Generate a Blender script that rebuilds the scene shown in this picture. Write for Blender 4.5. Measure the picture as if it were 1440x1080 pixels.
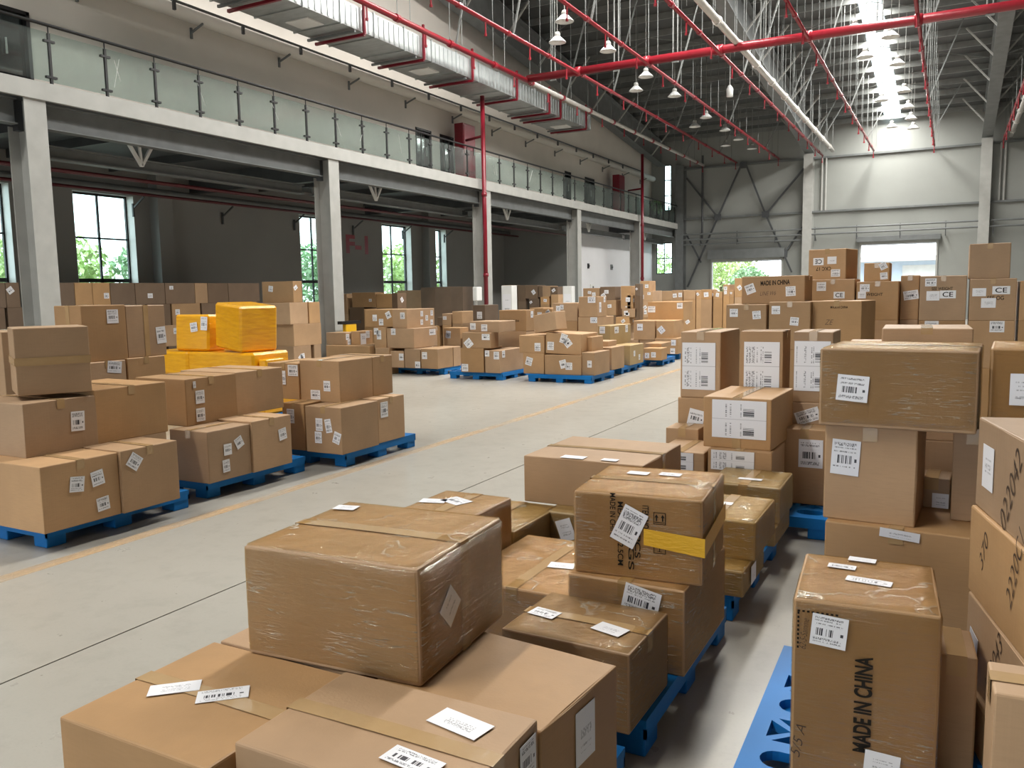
import bpy, bmesh, math, random
from mathutils import Vector, Matrix, noise
for o in list(bpy.data.objects): bpy.data.objects.remove(o)
scene = bpy.context.scene
COL = scene.collection
R_ = math.radians

# ------------------------------------------------------------------ camera
YAW, PITCH, ROLL, FPX, CAMZ = -0.48925, 0.110438, -0.017094, 1159.8, 1.75
cy, sy, cp, sp = math.cos(YAW), math.sin(YAW), math.cos(PITCH), math.sin(PITCH)
fw = Vector((sy*cp, cy*cp, -sp)); rt0 = Vector((cy, -sy, 0)); up0 = rt0.cross(fw)
rt = math.cos(ROLL)*rt0 + math.sin(ROLL)*up0; up = -math.sin(ROLL)*rt0 + math.cos(ROLL)*up0
camd = bpy.data.cameras.new('camera'); cam = bpy.data.objects.new('camera', camd); COL.objects.link(cam)
cam.matrix_world = Matrix(((rt.x, up.x, -fw.x, 0), (rt.y, up.y, -fw.y, 0), (rt.z, up.z, -fw.z, CAMZ), (0, 0, 0, 1)))
camd.sensor_width = 36.0; camd.lens = FPX/1440*36; camd.clip_start = .05; camd.clip_end = 500
scene.camera = cam

# ------------------------------------------------------------------ sky, daylight, exposure
world = bpy.data.worlds.new('overcast_sky'); scene.world = world; world.use_nodes = True
wn = world.node_tree.nodes; wn['Background'].inputs[0].default_value = (.86, .93, 1, 1); wn['Background'].inputs[1].default_value = 4.0
vs = scene.view_settings; vs.view_transform = 'Standard'; vs.look = 'None'; vs.gamma = 1; vs.use_curve_mapping = False; vs.exposure = 0.3
ROOF0, SLOPE, YFAR = 10.4, .11, 48.4
def roofz(y): return ROOF0 + SLOPE*(YFAR - y)
SKYL = [(-3.45, -2.65, 8, 48.8), (-9.2, -8.4, -10, 2), (-9.2, -8.4, 16, 26)]     # one roof skylight, then two added out-of-view strips to shape the light
def area(name, loc, sx, sy_, power, rot=(0, 0, 0), col=(1, .97, .915)):
    l = bpy.data.lights.new(name, 'AREA'); l.shape = 'RECTANGLE'; l.size = sx; l.size_y = sy_; l.energy = power; l.color = col
    o = bpy.data.objects.new(name, l); COL.objects.link(o); o.location = loc; o.rotation_euler = rot; return o
ang = math.atan(SLOPE)
for i, (a, b, ya, yb_) in enumerate(SKYL):
    for k, (y0, y1) in enumerate(((-9.8, 1.8), (8.2, 15.8), (16.2, 25.8), (26.2, 36), (36.2, 47.6))):
        if y1 > yb_+.1 or y0 < ya: continue
        ym = (y0+y1)/2
        area('skylight_and_fill_light', ((a+b)/2, ym, roofz(ym)+.10), b-a, y1-y0, (y1-y0)*175, (-ang, 0, 0))

# ------------------------------------------------------------------ mesh helpers
def link(name, me, mat=None, parent=None):
    o = bpy.data.objects.new(name, me); COL.objects.link(o)
    if mat is not None and me is not None and not me.materials: me.materials.append(mat)
    if parent is not None: o.parent = parent
    return o
def tag(o, label=None, cat=None, group=None, kind=None):
    if label: o['label'] = label
    if cat: o['category'] = cat
    if group: o['group'] = group
    if kind: o['kind'] = kind
    return o
def thing(name, label, cat, loc=(0, 0, 0), rz=0, group=None):
    o = bpy.data.objects.new(name, None); COL.objects.link(o); o.location = loc; o.rotation_euler = (0, 0, rz)
    o.empty_display_size = .1
    return tag(o, label, cat, group)
class MB:
    def __init__(s): s.v = []; s.f = []
    def box(s, x0, y0, z0, x1, y1, z1):
        n = len(s.v)
        s.v += [(x0,y0,z0),(x1,y0,z0),(x1,y1,z0),(x0,y1,z0),(x0,y0,z1),(x1,y0,z1),(x1,y1,z1),(x0,y1,z1)]
        s.f += [tuple(n+i for i in q) for q in ((3,2,1,0),(4,5,6,7),(0,1,5,4),(1,2,6,5),(2,3,7,6),(3,0,4,7))]
        return s
    def bar(s, a, b, w, h=None):
        a, b = Vector(a), Vector(b); h = h or w; d = (b-a).normalized()
        u = d.cross(Vector((0, 0, 1)))
        if u.length < 1e-3: u = Vector((1, 0, 0))
        u.normalize(); v = d.cross(u); n = len(s.v)
        for p in (a, b):
            for i, j in ((-1,-1),(1,-1),(1,1),(-1,1)): s.v.append(tuple(p+u*w/2*i+v*h/2*j))
        s.f += [tuple(n+i for i in q) for q in ((0,1,2,3),(7,6,5,4),(0,4,5,1),(1,5,6,2),(2,6,7,3),(3,7,4,0))]
        return s
    def tube(s, a, b, r, k=10, r2=None, cap=True):
        a, b = Vector(a), Vector(b); r2 = r if r2 is None else r2; d = (b-a).normalized()
        u = d.cross(Vector((0, 0, 1)))
        if u.length < 1e-3: u = Vector((1, 0, 0))
        u.normalize(); v = d.cross(u); n = len(s.v)
        for p, q in ((a, r), (b, r2)):
            for i in range(k):
                t = 2*math.pi*i/k; s.v.append(tuple(p+(u*math.cos(t)+v*math.sin(t))*q))
        for i in range(k): s.f.append((n+i, n+(i+1)%k, n+k+(i+1)%k, n+k+i))
        if cap: s.f += [tuple(n+k-1-i for i in range(k)), tuple(n+k+i for i in range(k))]
        return s
    def lathe(s, prof, c=(0, 0, 0), k=20):
        n = len(s.v)
        for r, z in prof:
            for i in range(k):
                t = 2*math.pi*i/k; s.v.append((c[0]+r*math.cos(t), c[1]+r*math.sin(t), c[2]+z))
        for j in range(len(prof)-1):
            for i in range(k): s.f.append((n+j*k+i, n+j*k+(i+1)%k, n+(j+1)*k+(i+1)%k, n+(j+1)*k+i))
        return s
    def poly(s, pts):
        n = len(s.v); s.v += [tuple(p) for p in pts]; s.f.append(tuple(range(n, n+len(pts)))); return s
    def mesh(s, name, smooth=False, bevel=0):
        me = bpy.data.meshes.new(name); me.from_pydata(s.v, [], s.f)
        if bevel or True:
            bm = bmesh.new(); bm.from_mesh(me)
            bmesh.ops.recalc_face_normals(bm, faces=bm.faces)
            if bevel: bmesh.ops.bevel(bm, geom=bm.edges[:], offset=bevel, segments=2, affect='EDGES', profile=.5)
            bm.to_mesh(me); bm.free()
        if smooth:
            for p in me.polygons: p.use_smooth = True
        me.update(); return me
    def obj(s, name, mat, parent=None, smooth=False, bevel=0): return link(name, s.mesh(name, smooth, bevel), mat, parent)
def wall_cells(u0, u1, v0, v1, holes):
    us = sorted({u0, u1, *[h[0] for h in holes], *[h[1] for h in holes]}); us = [u for u in us if u0 <= u <= u1]
    out = []
    for a, b in zip(us[:-1], us[1:]):
        vs_ = sorted([(h[2], h[3]) for h in holes if h[0] <= a+1e-6 and h[1] >= b-1e-6])
        z = v0
        for p, q in vs_:
            if p > z: out.append((a, b, z, p))
            z = max(z, q)
        if z < v1: out.append((a, b, z, v1))
    return out

# ------------------------------------------------------------------ materials
class NT:
    def __init__(s, name):
        s.m = bpy.data.materials.new(name); s.m.use_nodes = True; s.t = s.m.node_tree; s.n = s.t.nodes
        s.b = s.n['Principled BSDF']; s.out = s.n['Material Output']
    def new(s, ty, **k):
        q = s.n.new(ty)
        for a, b in k.items(): setattr(q, a, b)
        return q
    def l(s, a, b): s.t.links.new(a, b)
    def val(s, sock, v):
        if hasattr(v, 'is_linked') or hasattr(v, 'links'): s.l(v, sock)
        else: sock.default_value = v
    def math(s, op, a, b=None, c=None):
        q = s.new('ShaderNodeMath', operation=op); s.val(q.inputs[0], a)
        if b is not None: s.val(q.inputs[1], b)
        if c is not None: s.val(q.inputs[2], c)
        return q.outputs[0]
    def mix(s, f, a, b):
        q = s.new('ShaderNodeMix', data_type='RGBA'); s.val(q.inputs[0], f)
        for i, c in ((6, a), (7, b)):
            if isinstance(c, tuple): q.inputs[i].default_value = (*c, 1)
            else: s.l(c, q.inputs[i])
        return q.outputs[2]
    def noise(s, scale, detail=3, vec=None, rough=.5):
        q = s.new('ShaderNodeTexNoise'); q.inputs['Scale'].default_value = scale; q.inputs['Detail'].default_value = detail; q.inputs['Roughness'].default_value = rough
        if vec is not None: s.l(vec, q.inputs['Vector'])
        return q.outputs[0]
    def ramp(s, f, *stops):
        q = s.new('ShaderNodeValToRGB'); s.l(f, q.inputs[0]); e = q.color_ramp.elements
        while len(e) < len(stops): e.new(.5)
        for x, (p, c) in zip(e, stops): x.position = p; x.color = (*c, 1)
        return q.outputs[0]
    def mr(s, f, a, b, c, d):
        q = s.new('ShaderNodeMapRange'); s.l(f, q.inputs[0])
        for i, v in enumerate((a, b, c, d)): q.inputs[1+i].default_value = v
        return q.outputs[0]
    def bump(s, h, strength=.2, dist=.01):
        q = s.new('ShaderNodeBump'); q.inputs['Strength'].default_value = strength; q.inputs['Distance'].default_value = dist; s.l(h, q.inputs['Height']); return q.outputs[0]
    def objv(s, sc=(1, 1, 1)):
        t = s.new('ShaderNodeTexCoord'); m = s.new('ShaderNodeMapping'); m.inputs['Scale'].default_value = sc; s.l(t.outputs['Object'], m.inputs[0]); return m.outputs[0]
    def base(s, c):
        if isinstance(c, tuple): s.b.inputs['Base Color'].default_value = (*c, 1)
        else: s.l(c, s.b.inputs['Base Color'])
    def set(s, **k):
        for a, v in k.items(): s.val(s.b.inputs[a.replace('_', ' ')], v)
def plain(name, c, rough=.5, metal=0, var=.06, ns=3.0, bump=0):
    t = NT(name); n = t.noise(ns, 4, t.objv())
    t.base(t.mix(t.mr(n, .3, .7, 0, 1), tuple(x*(1-var*2) for x in c), tuple(min(1, x*(1+var)) for x in c)))
    t.set(Roughness=rough, Metallic=metal)
    if bump: t.l(t.bump(t.noise(60, 2, t.objv()), bump, .004), t.b.inputs['Normal'])
    return t.m
def cardboard(name, c, coat=.0, green=0):
    t = NT(name); v = t.objv()
    rnd = t.new('ShaderNodeObjectInfo').outputs['Random']
    n1 = t.noise(2.5, 4, v); n2 = t.noise(14, 3, t.objv((1, 1, 9)))
    c1 = t.mix(t.mr(n1, .3, .72, 0, 1), tuple(x*.86 for x in c), tuple(x*1.06 for x in c))
    c2 = t.mix(t.math('MULTIPLY', t.mr(n2, .45, .75, 0, 1), .35), c1, tuple(x*.80 for x in c))
    hs = t.new('ShaderNodeHueSaturation'); t.l(c2, hs.inputs['Color']); t.l(t.mr(rnd, 0, 1, .82, 1.12), hs.inputs['Value']); t.l(t.mr(t.math('FRACT', t.math('MULTIPLY', rnd, 7.3)), 0, 1, .88, 1.1), hs.inputs['Saturation'])
    t.base(hs.outputs[0]); t.set(Roughness=.62)
    if coat: t.set(Coat_Weight=coat, Coat_Roughness=.25)
    wv = t.noise(1.0, 2, t.objv((110, 110, 2)))
    t.l(t.bump(t.math('ADD', t.math('MULTIPLY', wv, .5), t.noise(9, 4, v)), .18, .006), t.b.inputs['Normal'])
    return t.m
M = {}
M['tan'] = cardboard('cardboard_tan', (.45, .275, .140), .05)
M['dim'] = cardboard('cardboard_shaded', (.17, .11, .068), .0)  # darker brown; shade over the left rows is put into the colour
M['corewall'] = plain('core_wall_window_lit', (.76, .76, .78), .6, 0, .03, .5)  # window light on this wall is put into the paler colour
M['olive'] = cardboard('cardboard_olive', (.37, .25, .105), .2)
def yellow():
    t = NT('yellow_wrapping_film'); v = t.objv((1, 1, 6)); n = t.noise(5, 4, v)
    t.base(t.mix(t.mr(n, .35, .7, 0, 1), (.80, .36, .004), (.92, .47, .012))); t.set(Roughness=.28, Coat_Weight=.4, Coat_Roughness=.15)
    t.l(t.bump(n, .55, .02), t.b.inputs['Normal']); return t.m
M['yellow'] = yellow()
def film():
    t = NT('stretch_film'); v = t.objv((1.6, 1.6, 10)); n = t.noise(7, 6, v, .62); n2 = t.noise(3, 3, t.objv())
    tr = t.new('ShaderNodeBsdfTransparent'); tr.inputs[0].default_value = (.95, .90, .77, 1)
    gl = t.new('ShaderNodeBsdfGlossy'); gl.inputs['Roughness'].default_value = .10; gl.inputs['Color'].default_value = (1, .95, .82, 1)
    t.l(t.bump(n, .9, .03), gl.inputs['Normal'])
    fr = t.new('ShaderNodeFresnel'); fr.inputs[0].default_value = 1.45; t.l(t.bump(n, .9, .03), fr.inputs['Normal'])
    st = t.noise(5, 3, t.objv((.9, .9, 14)), .5); glint_ridge = t.mr(t.math('ABSOLUTE', t.math('SUBTRACT', st, .5)), 0, .018, 1, 0)  # thin lines painted pale, in place of glints on the film folds
    f = t.math('ADD', t.math('MULTIPLY', t.math('MULTIPLY', glint_ridge, t.mr(n2, .42, .6, 0, 1)), .38), t.math('MULTIPLY', fr.outputs[0], .55))
    mx = t.new('ShaderNodeMixShader'); t.l(t.math('MINIMUM', f, .6), mx.inputs[0]); t.l(tr.outputs[0], mx.inputs[1]); t.l(gl.outputs[0], mx.inputs[2])
    df = t.new('ShaderNodeBsdfDiffuse'); df.inputs[0].default_value = (.85, .80, .66, 1); t.l(t.bump(n, 1, .05), df.inputs['Normal']); m2 = t.new('ShaderNodeMixShader'); t.l(t.math('MULTIPLY', glint_ridge, t.mr(n2, .46, .62, 0, .55)), m2.inputs[0]); t.l(mx.outputs[0], m2.inputs[1]); t.l(df.outputs[0], m2.inputs[2]); t.l(m2.outputs[0], t.out.inputs[0])
    return t.m
M['film'] = film()
def tape():
    t = NT('packing_tape'); n = t.noise(7, 3, t.objv())
    t.base(t.mix(n, (.38, .24, .11), (.50, .335, .17))); t.set(Roughness=.2, Coat_Weight=.3); t.l(t.bump(t.noise(25, 3, t.objv()), .3, .003), t.b.inputs['Normal']); return t.m
M['tape'] = tape()
def ytape():
    t = NT('yellow_tape'); t.base((.72, .40, .01)); t.set(Roughness=.45); t.l(t.bump(t.noise(30, 3, t.objv((1, 1, 4))), .5, .004), t.b.inputs['Normal']); return t.m
M['ytape'] = ytape()
def label(name, kind):
    t = NT(name); tc = t.new('ShaderNodeTexCoord'); sx = t.new('ShaderNodeSeparateXYZ'); t.l(tc.outputs['UV'], sx.inputs[0]); u, v = sx.outputs[0], sx.outputs[1]
    rnd = t.new('ShaderNodeObjectInfo').outputs['Random']
    def rng(x, a, b): return t.math('MULTIPLY', t.math('GREATER_THAN', x, a), t.math('LESS_THAN', x, b))
    def wn(a, b):
        c = t.new('ShaderNodeCombineXYZ'); t.l(a, c.inputs[0]); t.l(b, c.inputs[1]); t.l(rnd, c.inputs[2])
        w = t.new('ShaderNodeTexWhiteNoise', noise_dimensions='3D'); t.l(c.outputs[0], w.inputs['Vector']); return w.outputs['Value']
    def fl(x, k): return t.math('FLOOR', t.math('MULTIPLY', x, k))
    zero = t.math('MULTIPLY', u, 0.0)
    if kind == 'd':            # two joined sheets
        u2 = t.math('FRACT', t.math('MULTIPLY', v, 2)); v2 = u
        bars = t.math('MULTIPLY', t.math('GREATER_THAN', wn(fl(u2, 70), zero), .45), t.math('MULTIPLY', rng(u2, .15, .6), rng(v2, .58, .78)))
        lines = t.math('MULTIPLY', t.math('GREATER_THAN', wn(fl(u2, 52), fl(v2, 36)), .5), t.math('MULTIPLY', t.math('GREATER_THAN', wn(zero, fl(v2, 36)), .66), t.math('MULTIPLY', rng(u2, .12, .8), rng(v2, .06, .55))))
        fold = rng(v, .492, .508)
        ink = t.math('MAXIMUM', t.math('MAXIMUM', bars, t.math('MULTIPLY', lines, .7)), t.math('MULTIPLY', fold, .3))
    elif kind == 'a':
        bars = t.math('MULTIPLY', t.math('GREATER_THAN', wn(fl(u, 64), zero), .45), t.math('MULTIPLY', rng(u, .14, .72), rng(v, .32, .56)))
        lines = t.math('MULTIPLY', t.math('GREATER_THAN', wn(fl(u, 60), fl(v, 28)), .45), t.math('MULTIPLY', t.math('GREATER_THAN', wn(zero, fl(v, 28)), .45), t.math('MULTIPLY', rng(u, .08, .86), t.math('MAXIMUM', rng(v, .64, .92), rng(v, .1, .25)))))
        dot = t.math('MULTIPLY', rng(u, .82, .90), rng(v, .38, .48))
        ink = t.math('MAXIMUM', t.math('MAXIMUM', bars, t.math('MULTIPLY', lines, .75)), dot)
    else:
        lines = t.math('MULTIPLY', t.math('GREATER_THAN', wn(fl(u, 60), fl(v, 24)), .5), t.math('MULTIPLY', t.math('GREATER_THAN', wn(zero, fl(v, 24)), .66), t.math('MULTIPLY', rng(u, .25, .8), rng(v, .2, .75))))
        ink = t.math('MULTIPLY', lines, .55)
    t.base(t.mix(ink, (.80, .80, .83), (.03, .03, .04))); t.set(Roughness=.4); return t.m
M['la'] = label('printed_barcode_label', 'a'); M['lp'] = label('printed_paper_slip', 'p'); M['ld'] = label('printed_white_sheet', 'd')
M['paper'] = plain('white_sticker', (.80, .80, .82), .4, 0, .02)
M['ink'] = plain('black_ink', (.018, .015, .012), .6, 0, .1)
for q_ in ('ink',): M[q_].node_tree.nodes['Principled BSDF'].inputs['Specular IOR Level'].default_value = .1
M['marker'] = plain('marker_ink', (.05, .03, .02), .6, 0, .1)
M['blue'] = plain('blue_plastic', (.008, .17, .50), .5, 0, .08, 2.0, .06)
def concrete():
    t = NT('sealed_concrete'); v = t.objv(); n = t.noise(.5, 6, v, .6); n2 = t.noise(5, 5, v, .65); n3 = t.noise(60, 2, v)
    c = t.mix(t.mr(n, .3, .7, 0, 1), (.34, .32, .278), (.40, .378, .332)); c = t.mix(t.mr(n2, .5, .8, 0, .35), c, (.22, .205, .175)); c = t.mix(t.math('MULTIPLY', t.mr(n3, .55, .8, 0, 1), .15), c, (.18, .17, .155))
    t.base(c); t.l(t.mr(n2, .3, .7, .27, .33), t.b.inputs['Roughness']); t.l(t.bump(n3, .05, .002), t.b.inputs['Normal']); return t.m
M['concrete'] = concrete()
def worn():
    t = NT('worn_yellow_floor_paint'); v = t.objv((1, .25, 1)); n = t.noise(4, 6, v, .7); w = t.noise(.4, 2, t.objv())
    t.base((.70, .47, .25)); t.set(Roughness=.5)
    tr = t.new('ShaderNodeBsdfTransparent'); mx = t.new('ShaderNodeMixShader'); t.l(t.math('MULTIPLY', t.mr(n, .35, .65, .03, .45), t.mr(w, .35, .6, .55, 1)), mx.inputs[0]); t.l(tr.outputs[0], mx.inputs[1]); t.l(t.b.outputs[0], mx.inputs[2]); t.l(mx.outputs[0], t.out.inputs[0]); return t.m
M['worn'] = worn()
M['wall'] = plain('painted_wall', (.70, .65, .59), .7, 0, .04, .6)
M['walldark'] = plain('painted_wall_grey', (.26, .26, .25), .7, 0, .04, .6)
M['metalwall'] = plain('far_wall_panel', (.30, .31, .29), .55, 0, .05, .4)
M['steel'] = plain('grey_painted_steel', (.40, .40, .378), .5, 0, .05)
M['steelgrey'] = plain('dull_grey_steel', (.16, .17, .17), .5, 0, .08)
M['steeldark'] = plain('dark_grey_steel', (.07, .075, .08), .5, 0, .1)
M['black'] = plain('black_metal', (.012, .012, .013), .4, 0, .1)
M['roof'] = plain('roof_sheet', (.075, .08, .08), .5, 0, .08, .8)
M['purlin'] = plain('galvanised_purlin', (.25, .26, .25), .4, .3, .08)
M['red'] = plain('red_pipe_paint', (.25, .012, .022), .3, 0, .06)
M['reddark'] = plain('red_cabinet_paint', (.20, .006, .018), .3, 0, .06)
M['white'] = plain('white_paint', (.75, .75, .73), .4, 0, .03)
M['pipewhite'] = plain('pale_pipe_jacket', (.52, .50, .47), .35, 0, .05)
M['redshade'] = plain('red_pipe_paint_shaded', (.09, .006, .012), .4, 0, .06)  # red pipe colour darkened to carry the shade under the mezzanine
M['galvrod'] = plain('thin_steel_rod', (.20, .21, .205), .45, .3, .05)
M['lampw'] = plain('white_enamel_shade', (.72, .73, .72), .35, 0, .03)
def galv():
    t = NT('galvanised_duct'); n = t.noise(3, 4, t.objv((1, 2, 1))); t.base(t.mix(n, (.34, .36, .36), (.62, .65, .65))); t.set(Metallic=.75, Roughness=.38); t.l(t.bump(t.noise(6, 2, t.objv((1, 4, 1))), .3, .02), t.b.inputs['Normal']); return t.m
M['galv'] = galv()
def glass(name, tint, f=.12, rough=.05):
    t = NT(name); tr = t.new('ShaderNodeBsdfTransparent'); tr.inputs[0].default_value = (*tint, 1); gl = t.new('ShaderNodeBsdfGlossy'); gl.inputs['Roughness'].default_value = rough
    n = t.noise(1.2, 4, t.objv((1, .4, 1)))
    mx = t.new('ShaderNodeMixShader'); t.l(t.mr(n, .3, .7, f*.6, f*1.4), mx.inputs[0]); t.l(tr.outputs[0], mx.inputs[1]); t.l(gl.outputs[0], mx.inputs[2]); t.l(mx.outputs[0], t.out.inputs[0]); return t.m
M['glass'] = glass('window_glass', (.86, .95, .93), .06)
def railglass():
    t = NT('dusty_railing_glass'); n = t.noise(1.5, 5, t.objv((1, .5, .6)), .6)
    tr = t.new('ShaderNodeBsdfTransparent'); tr.inputs[0].default_value = (.80, .88, .86, 1); df = t.new('ShaderNodeBsdfDiffuse'); df.inputs[0].default_value = (.40, .44, .42, 1)
    gl = t.new('ShaderNodeBsdfGlossy'); gl.inputs['Roughness'].default_value = .12
    m1 = t.new('ShaderNodeMixShader'); t.l(t.mr(n, .35, .75, .02, .12), m1.inputs[0]); t.l(tr.outputs[0], m1.inputs[1]); t.l(df.outputs[0], m1.inputs[2])
    m2 = t.new('ShaderNodeMixShader'); m2.inputs[0].default_value = .08; t.l(m1.outputs[0], m2.inputs[1]); t.l(gl.outputs[0], m2.inputs[2]); t.l(m2.outputs[0], t.out.inputs[0]); return t.m
M['railglass'] = railglass()
def skyl():
    t = NT('skylight_sheet'); tr = t.new('ShaderNodeBsdfTranslucent'); tr.inputs[0].default_value = (.9, .95, .95, 1); t2 = t.new('ShaderNodeBsdfTransparent'); t2.inputs[0].default_value = (.9, .95, .95, 1)
    mx = t.new('ShaderNodeMixShader'); mx.inputs[0].default_value = .5; t.l(tr.outputs[0], mx.inputs[1]); t.l(t2.outputs[0], mx.inputs[2]); t.l(mx.outputs[0], t.out.inputs[0]); return t.m
M['skylight'] = skyl()
M['doorglass'] = glass('dark_door_glass', (.10, .13, .13), .15)
M['leaf'] = plain('tree_leaf', (.50, .66, .26), .6, 0, .25, .8)
M['blue'].node_tree.nodes['Principled BSDF'].inputs['Specular IOR Level'].default_value = .2
M['leaf2'] = plain('tree_leaf_dark', (.34, .52, .30), .6, 0, .25, .8)
M['bark'] = plain('bark', (.12, .09, .06), .8)
M['grass'] = plain('outdoor_ground', (.30, .30, .24), .9)
M['hall'] = plain('pale_building_wall', (.58, .68, .80), .6, 0, .03)
# ================================================================== THE SETTING
XC, XL, XU = -14.4, -19.6, -16.1          # column line, lower left wall, upper left wall
SLAB0, SLAB1 = 5.27, 5.58
# ---- floor: concrete slabs with a recessed joint
fl = MB().box(-24, -20, -.25, 26, 75, -.06).obj('floor', M['steeldark']); tag(fl, kind='structure')
for a, b in ((-24, -12.004), (-11.996, -3.806), (-3.794, 4.4), (4.408, 26)):
    for y0, y1 in ((-20, 8.2), (8.204, 48.4)):
        MB().box(a, y0, -.06, b, y1, 0).obj('floor_slab', M['concrete'], fl)
tag(MB().box(-5.32, -8, .0005, -5.19, 26, .0015).obj('floor_line', M['worn']), 'faded worn yellow line painted along the aisle floor', 'floor marking')
og = MB().box(-90, -60, -.4, -24, 120, -.1).box(-24, 75, -.4, 26, 120, -.1).obj('floor_outside', M['grass']); tag(og, kind='structure')
MB().box(-24, 48.6, -.059, 26, 75, -.02).obj('apron', M['concrete'], og)
# ---- lower left wall with windows
WIN = [(9.4, 11.9), (13.5, 15.25), (21.7, 23.5), (26.3, 28.25), (29.8, 30.9)]
WZ0, WZ1 = 1.25, 4.5
m = MB()
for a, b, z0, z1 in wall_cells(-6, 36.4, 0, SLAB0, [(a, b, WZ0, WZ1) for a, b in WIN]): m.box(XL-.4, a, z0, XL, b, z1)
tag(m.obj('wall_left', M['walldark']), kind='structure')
for i, (a, b) in enumerate(WIN):
    w = thing('window_%d' % (i+1), None, None, (XL-.3, a, WZ0)); w['kind'] = 'structure'
    L_, H_ = b-a, WZ1-WZ0
    MB().box(-.03, 0, 0, .03, .05, H_).box(-.03, L_-.05, 0, .03, L_, H_).box(-.03, 0, 0, .03, L_, .05).box(-.03, 0, H_-.05, .03, L_, H_).obj('window_frame', M['black'], w)
    n = max(1, round(L_/.9)); zs = [.05, .95, 1.05, 2.1, H_-.05]
    for k in range(1, n): MB().box(-.025, L_*k/n-.025, 0, .025, L_*k/n+.025, H_).obj('mullion', M['black'], w)
    for z, t_ in ((1.0, .05), (2.1, .022)): MB().box(-.025, 0, z-t_, .025, L_, z+t_).obj('transom', M['black'], w)
    for k in range(n):
        for z0, z1 in ((.05, .95), (1.05, 2.08), (2.12, H_-.05)):
            MB().box(-.005, L_*k/n+.025, z0, .005, L_*(k+1)/n-.025, z1).obj('pane', M['glass'], w)
    MB().box(-.1, -.02, -.06, .32, L_+.02, 0).obj('window_sill', M['white'], w)
    for q in (0, L_): MB().box(.03, q-.004, 0, .302, q+.004, H_).obj('window_jamb', M['white'], w)
# pilasters of the left wall
for i, (y, lab) in enumerate(((16.0, 0), (29.3, 0))):
    MB().box(XL, y-.25, 0, XL+.35, y+.25, SLAB0).obj('pilaster', M['walldark'], bpy.data.objects['wall_left'])
# ---- stair core walls at the far left
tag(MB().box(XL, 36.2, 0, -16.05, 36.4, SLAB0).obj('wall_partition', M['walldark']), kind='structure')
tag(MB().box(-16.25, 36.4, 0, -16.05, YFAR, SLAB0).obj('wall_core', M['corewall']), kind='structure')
for (y, z, w_, h_, nm, lab, cat, mt) in ((38.4, 3.0, .18, .25, 'wall_socket', 'small dark fitting on the bright white wall', 'fitting', 'black'), (38.9, 1.95, .45, .3, 'notice_sheet', 'small white notice low on the bright wall', 'notice', 'white'), (41.6, 3.0, .25, .28, 'wall_fan', 'small grey fixture in the middle of the bright wall', 'fixture', 'steelgrey')):
    t = thing(nm, lab, cat, (-16.05, y, z)); MB().box(0, -w_/2, -h_/2, .05, w_/2, h_/2).obj('plate', M[mt], t, bevel=.01); MB().tube((.05, 0, 0), (.09, 0, 0), .05).obj('knob', M['steeldark'], t)
t = thing('notice_board', 'framed notice board with dark header on the bright wall by the last column', 'notice board', (-16.04, 45.4, 2.1))
MB().box(0, -.9, -.5, .04, .9, .1).obj('panel', M['white'], t); MB().box(0, -.95, .1, .06, .95, .4).obj('header', M['steelgrey'], t)
# ---- mezzanine
mz = MB().box(XL, -6, SLAB0, XC+.02, YFAR, SLAB1-.02).obj('floor_mezzanine', M['steeldark']); tag(mz, kind='structure')
MB().box(XC+.02, -6, SLAB0, XC+.10, YFAR, SLAB1).obj('fascia', M['steel'], mz)
COLY = [1.25, 9.3, 17.27, 25.4, 33.4, 41.4]
COLN = ['steel column outside the left edge of the photo', 'pale steel column at the far left of the photo', 'pale steel column left of the F-1 wall marking', 'pale steel column with a red riser pipe beside the dark partition', 'pale steel column at the left edge of the bright white wall', 'pale steel column with a red riser near the far corner']
# beams under the mezzanine edge, one per bay
ye = [-6]+COLY+[YFAR]
for i, (a, b) in enumerate(zip(ye[:-1], ye[1:])):
    MB().box(XC-.26, a+.2, SLAB0-.42, XC-.24, b-.2, SLAB0).box(XC-.36, a+.2, SLAB0-.44, XC-.14, b-.2, SLAB0-.42).box(XC-.36, a+.2, SLAB0-.02, XC-.14, b-.2, SLAB0).obj('edge_beam', M['steelgrey'], mz)
    MB().box(XC-1.0, a+.2, 4.42, XC-.78, b-.2, 4.45).box(XC-1.0, a+.2, 4.64, XC-.78, b-.2, 4.67).box(XC-.90, a+.2, 4.42, XC-.88, b-.2, 4.67).obj('secondary_beam', M['steelgrey'], mz)
    yb = a+2.6
    MB().bar((XC-.62, yb-.42, 5.2), (XC-.62, yb+.05, 4.5), .06).bar((XC-.62, yb+.5, 5.2), (XC-.62, yb+.05, 4.5), .06).bar((XC-.62, yb, 5.2), (XC-.62, yb+.05, 4.5), .05).obj('brace', M['white'], mz)
for y in COLY:
    MB().box(XL, y-.12, 4.75, XC-.3, y+.12, SLAB0).obj('cross_beam', M['steeldark'], mz)
for k in range(20):
    y = -4+k*2.66
    MB().box(XL, y-.05, 5.07, XC-.4, y+.05, SLAB0).obj('joist', M['steeldark'], mz)
for x, z, r_, mt in ((-15.9, 4.35, .035, 'redshade'), (-17.3, 4.55, .03, 'redshade'), (-18.7, 4.45, .04, 'redshade'), (-19.2, 4.62, .09, 'steelgrey')):
    MB().tube((x, -6, z), (x, 36, z), r_).obj('overhead_pipe', M[mt], mz, smooth=True)
for k in range(9):
    y = 9+k*3.1
    MB().bar((-19.5, y, 4.2), (-19.1, y, 4.45), .04).bar((-19.55, y, 3.95), (-19.55, y, 4.3), .05).obj('pipe_bracket', M['steeldark'], mz)
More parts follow.
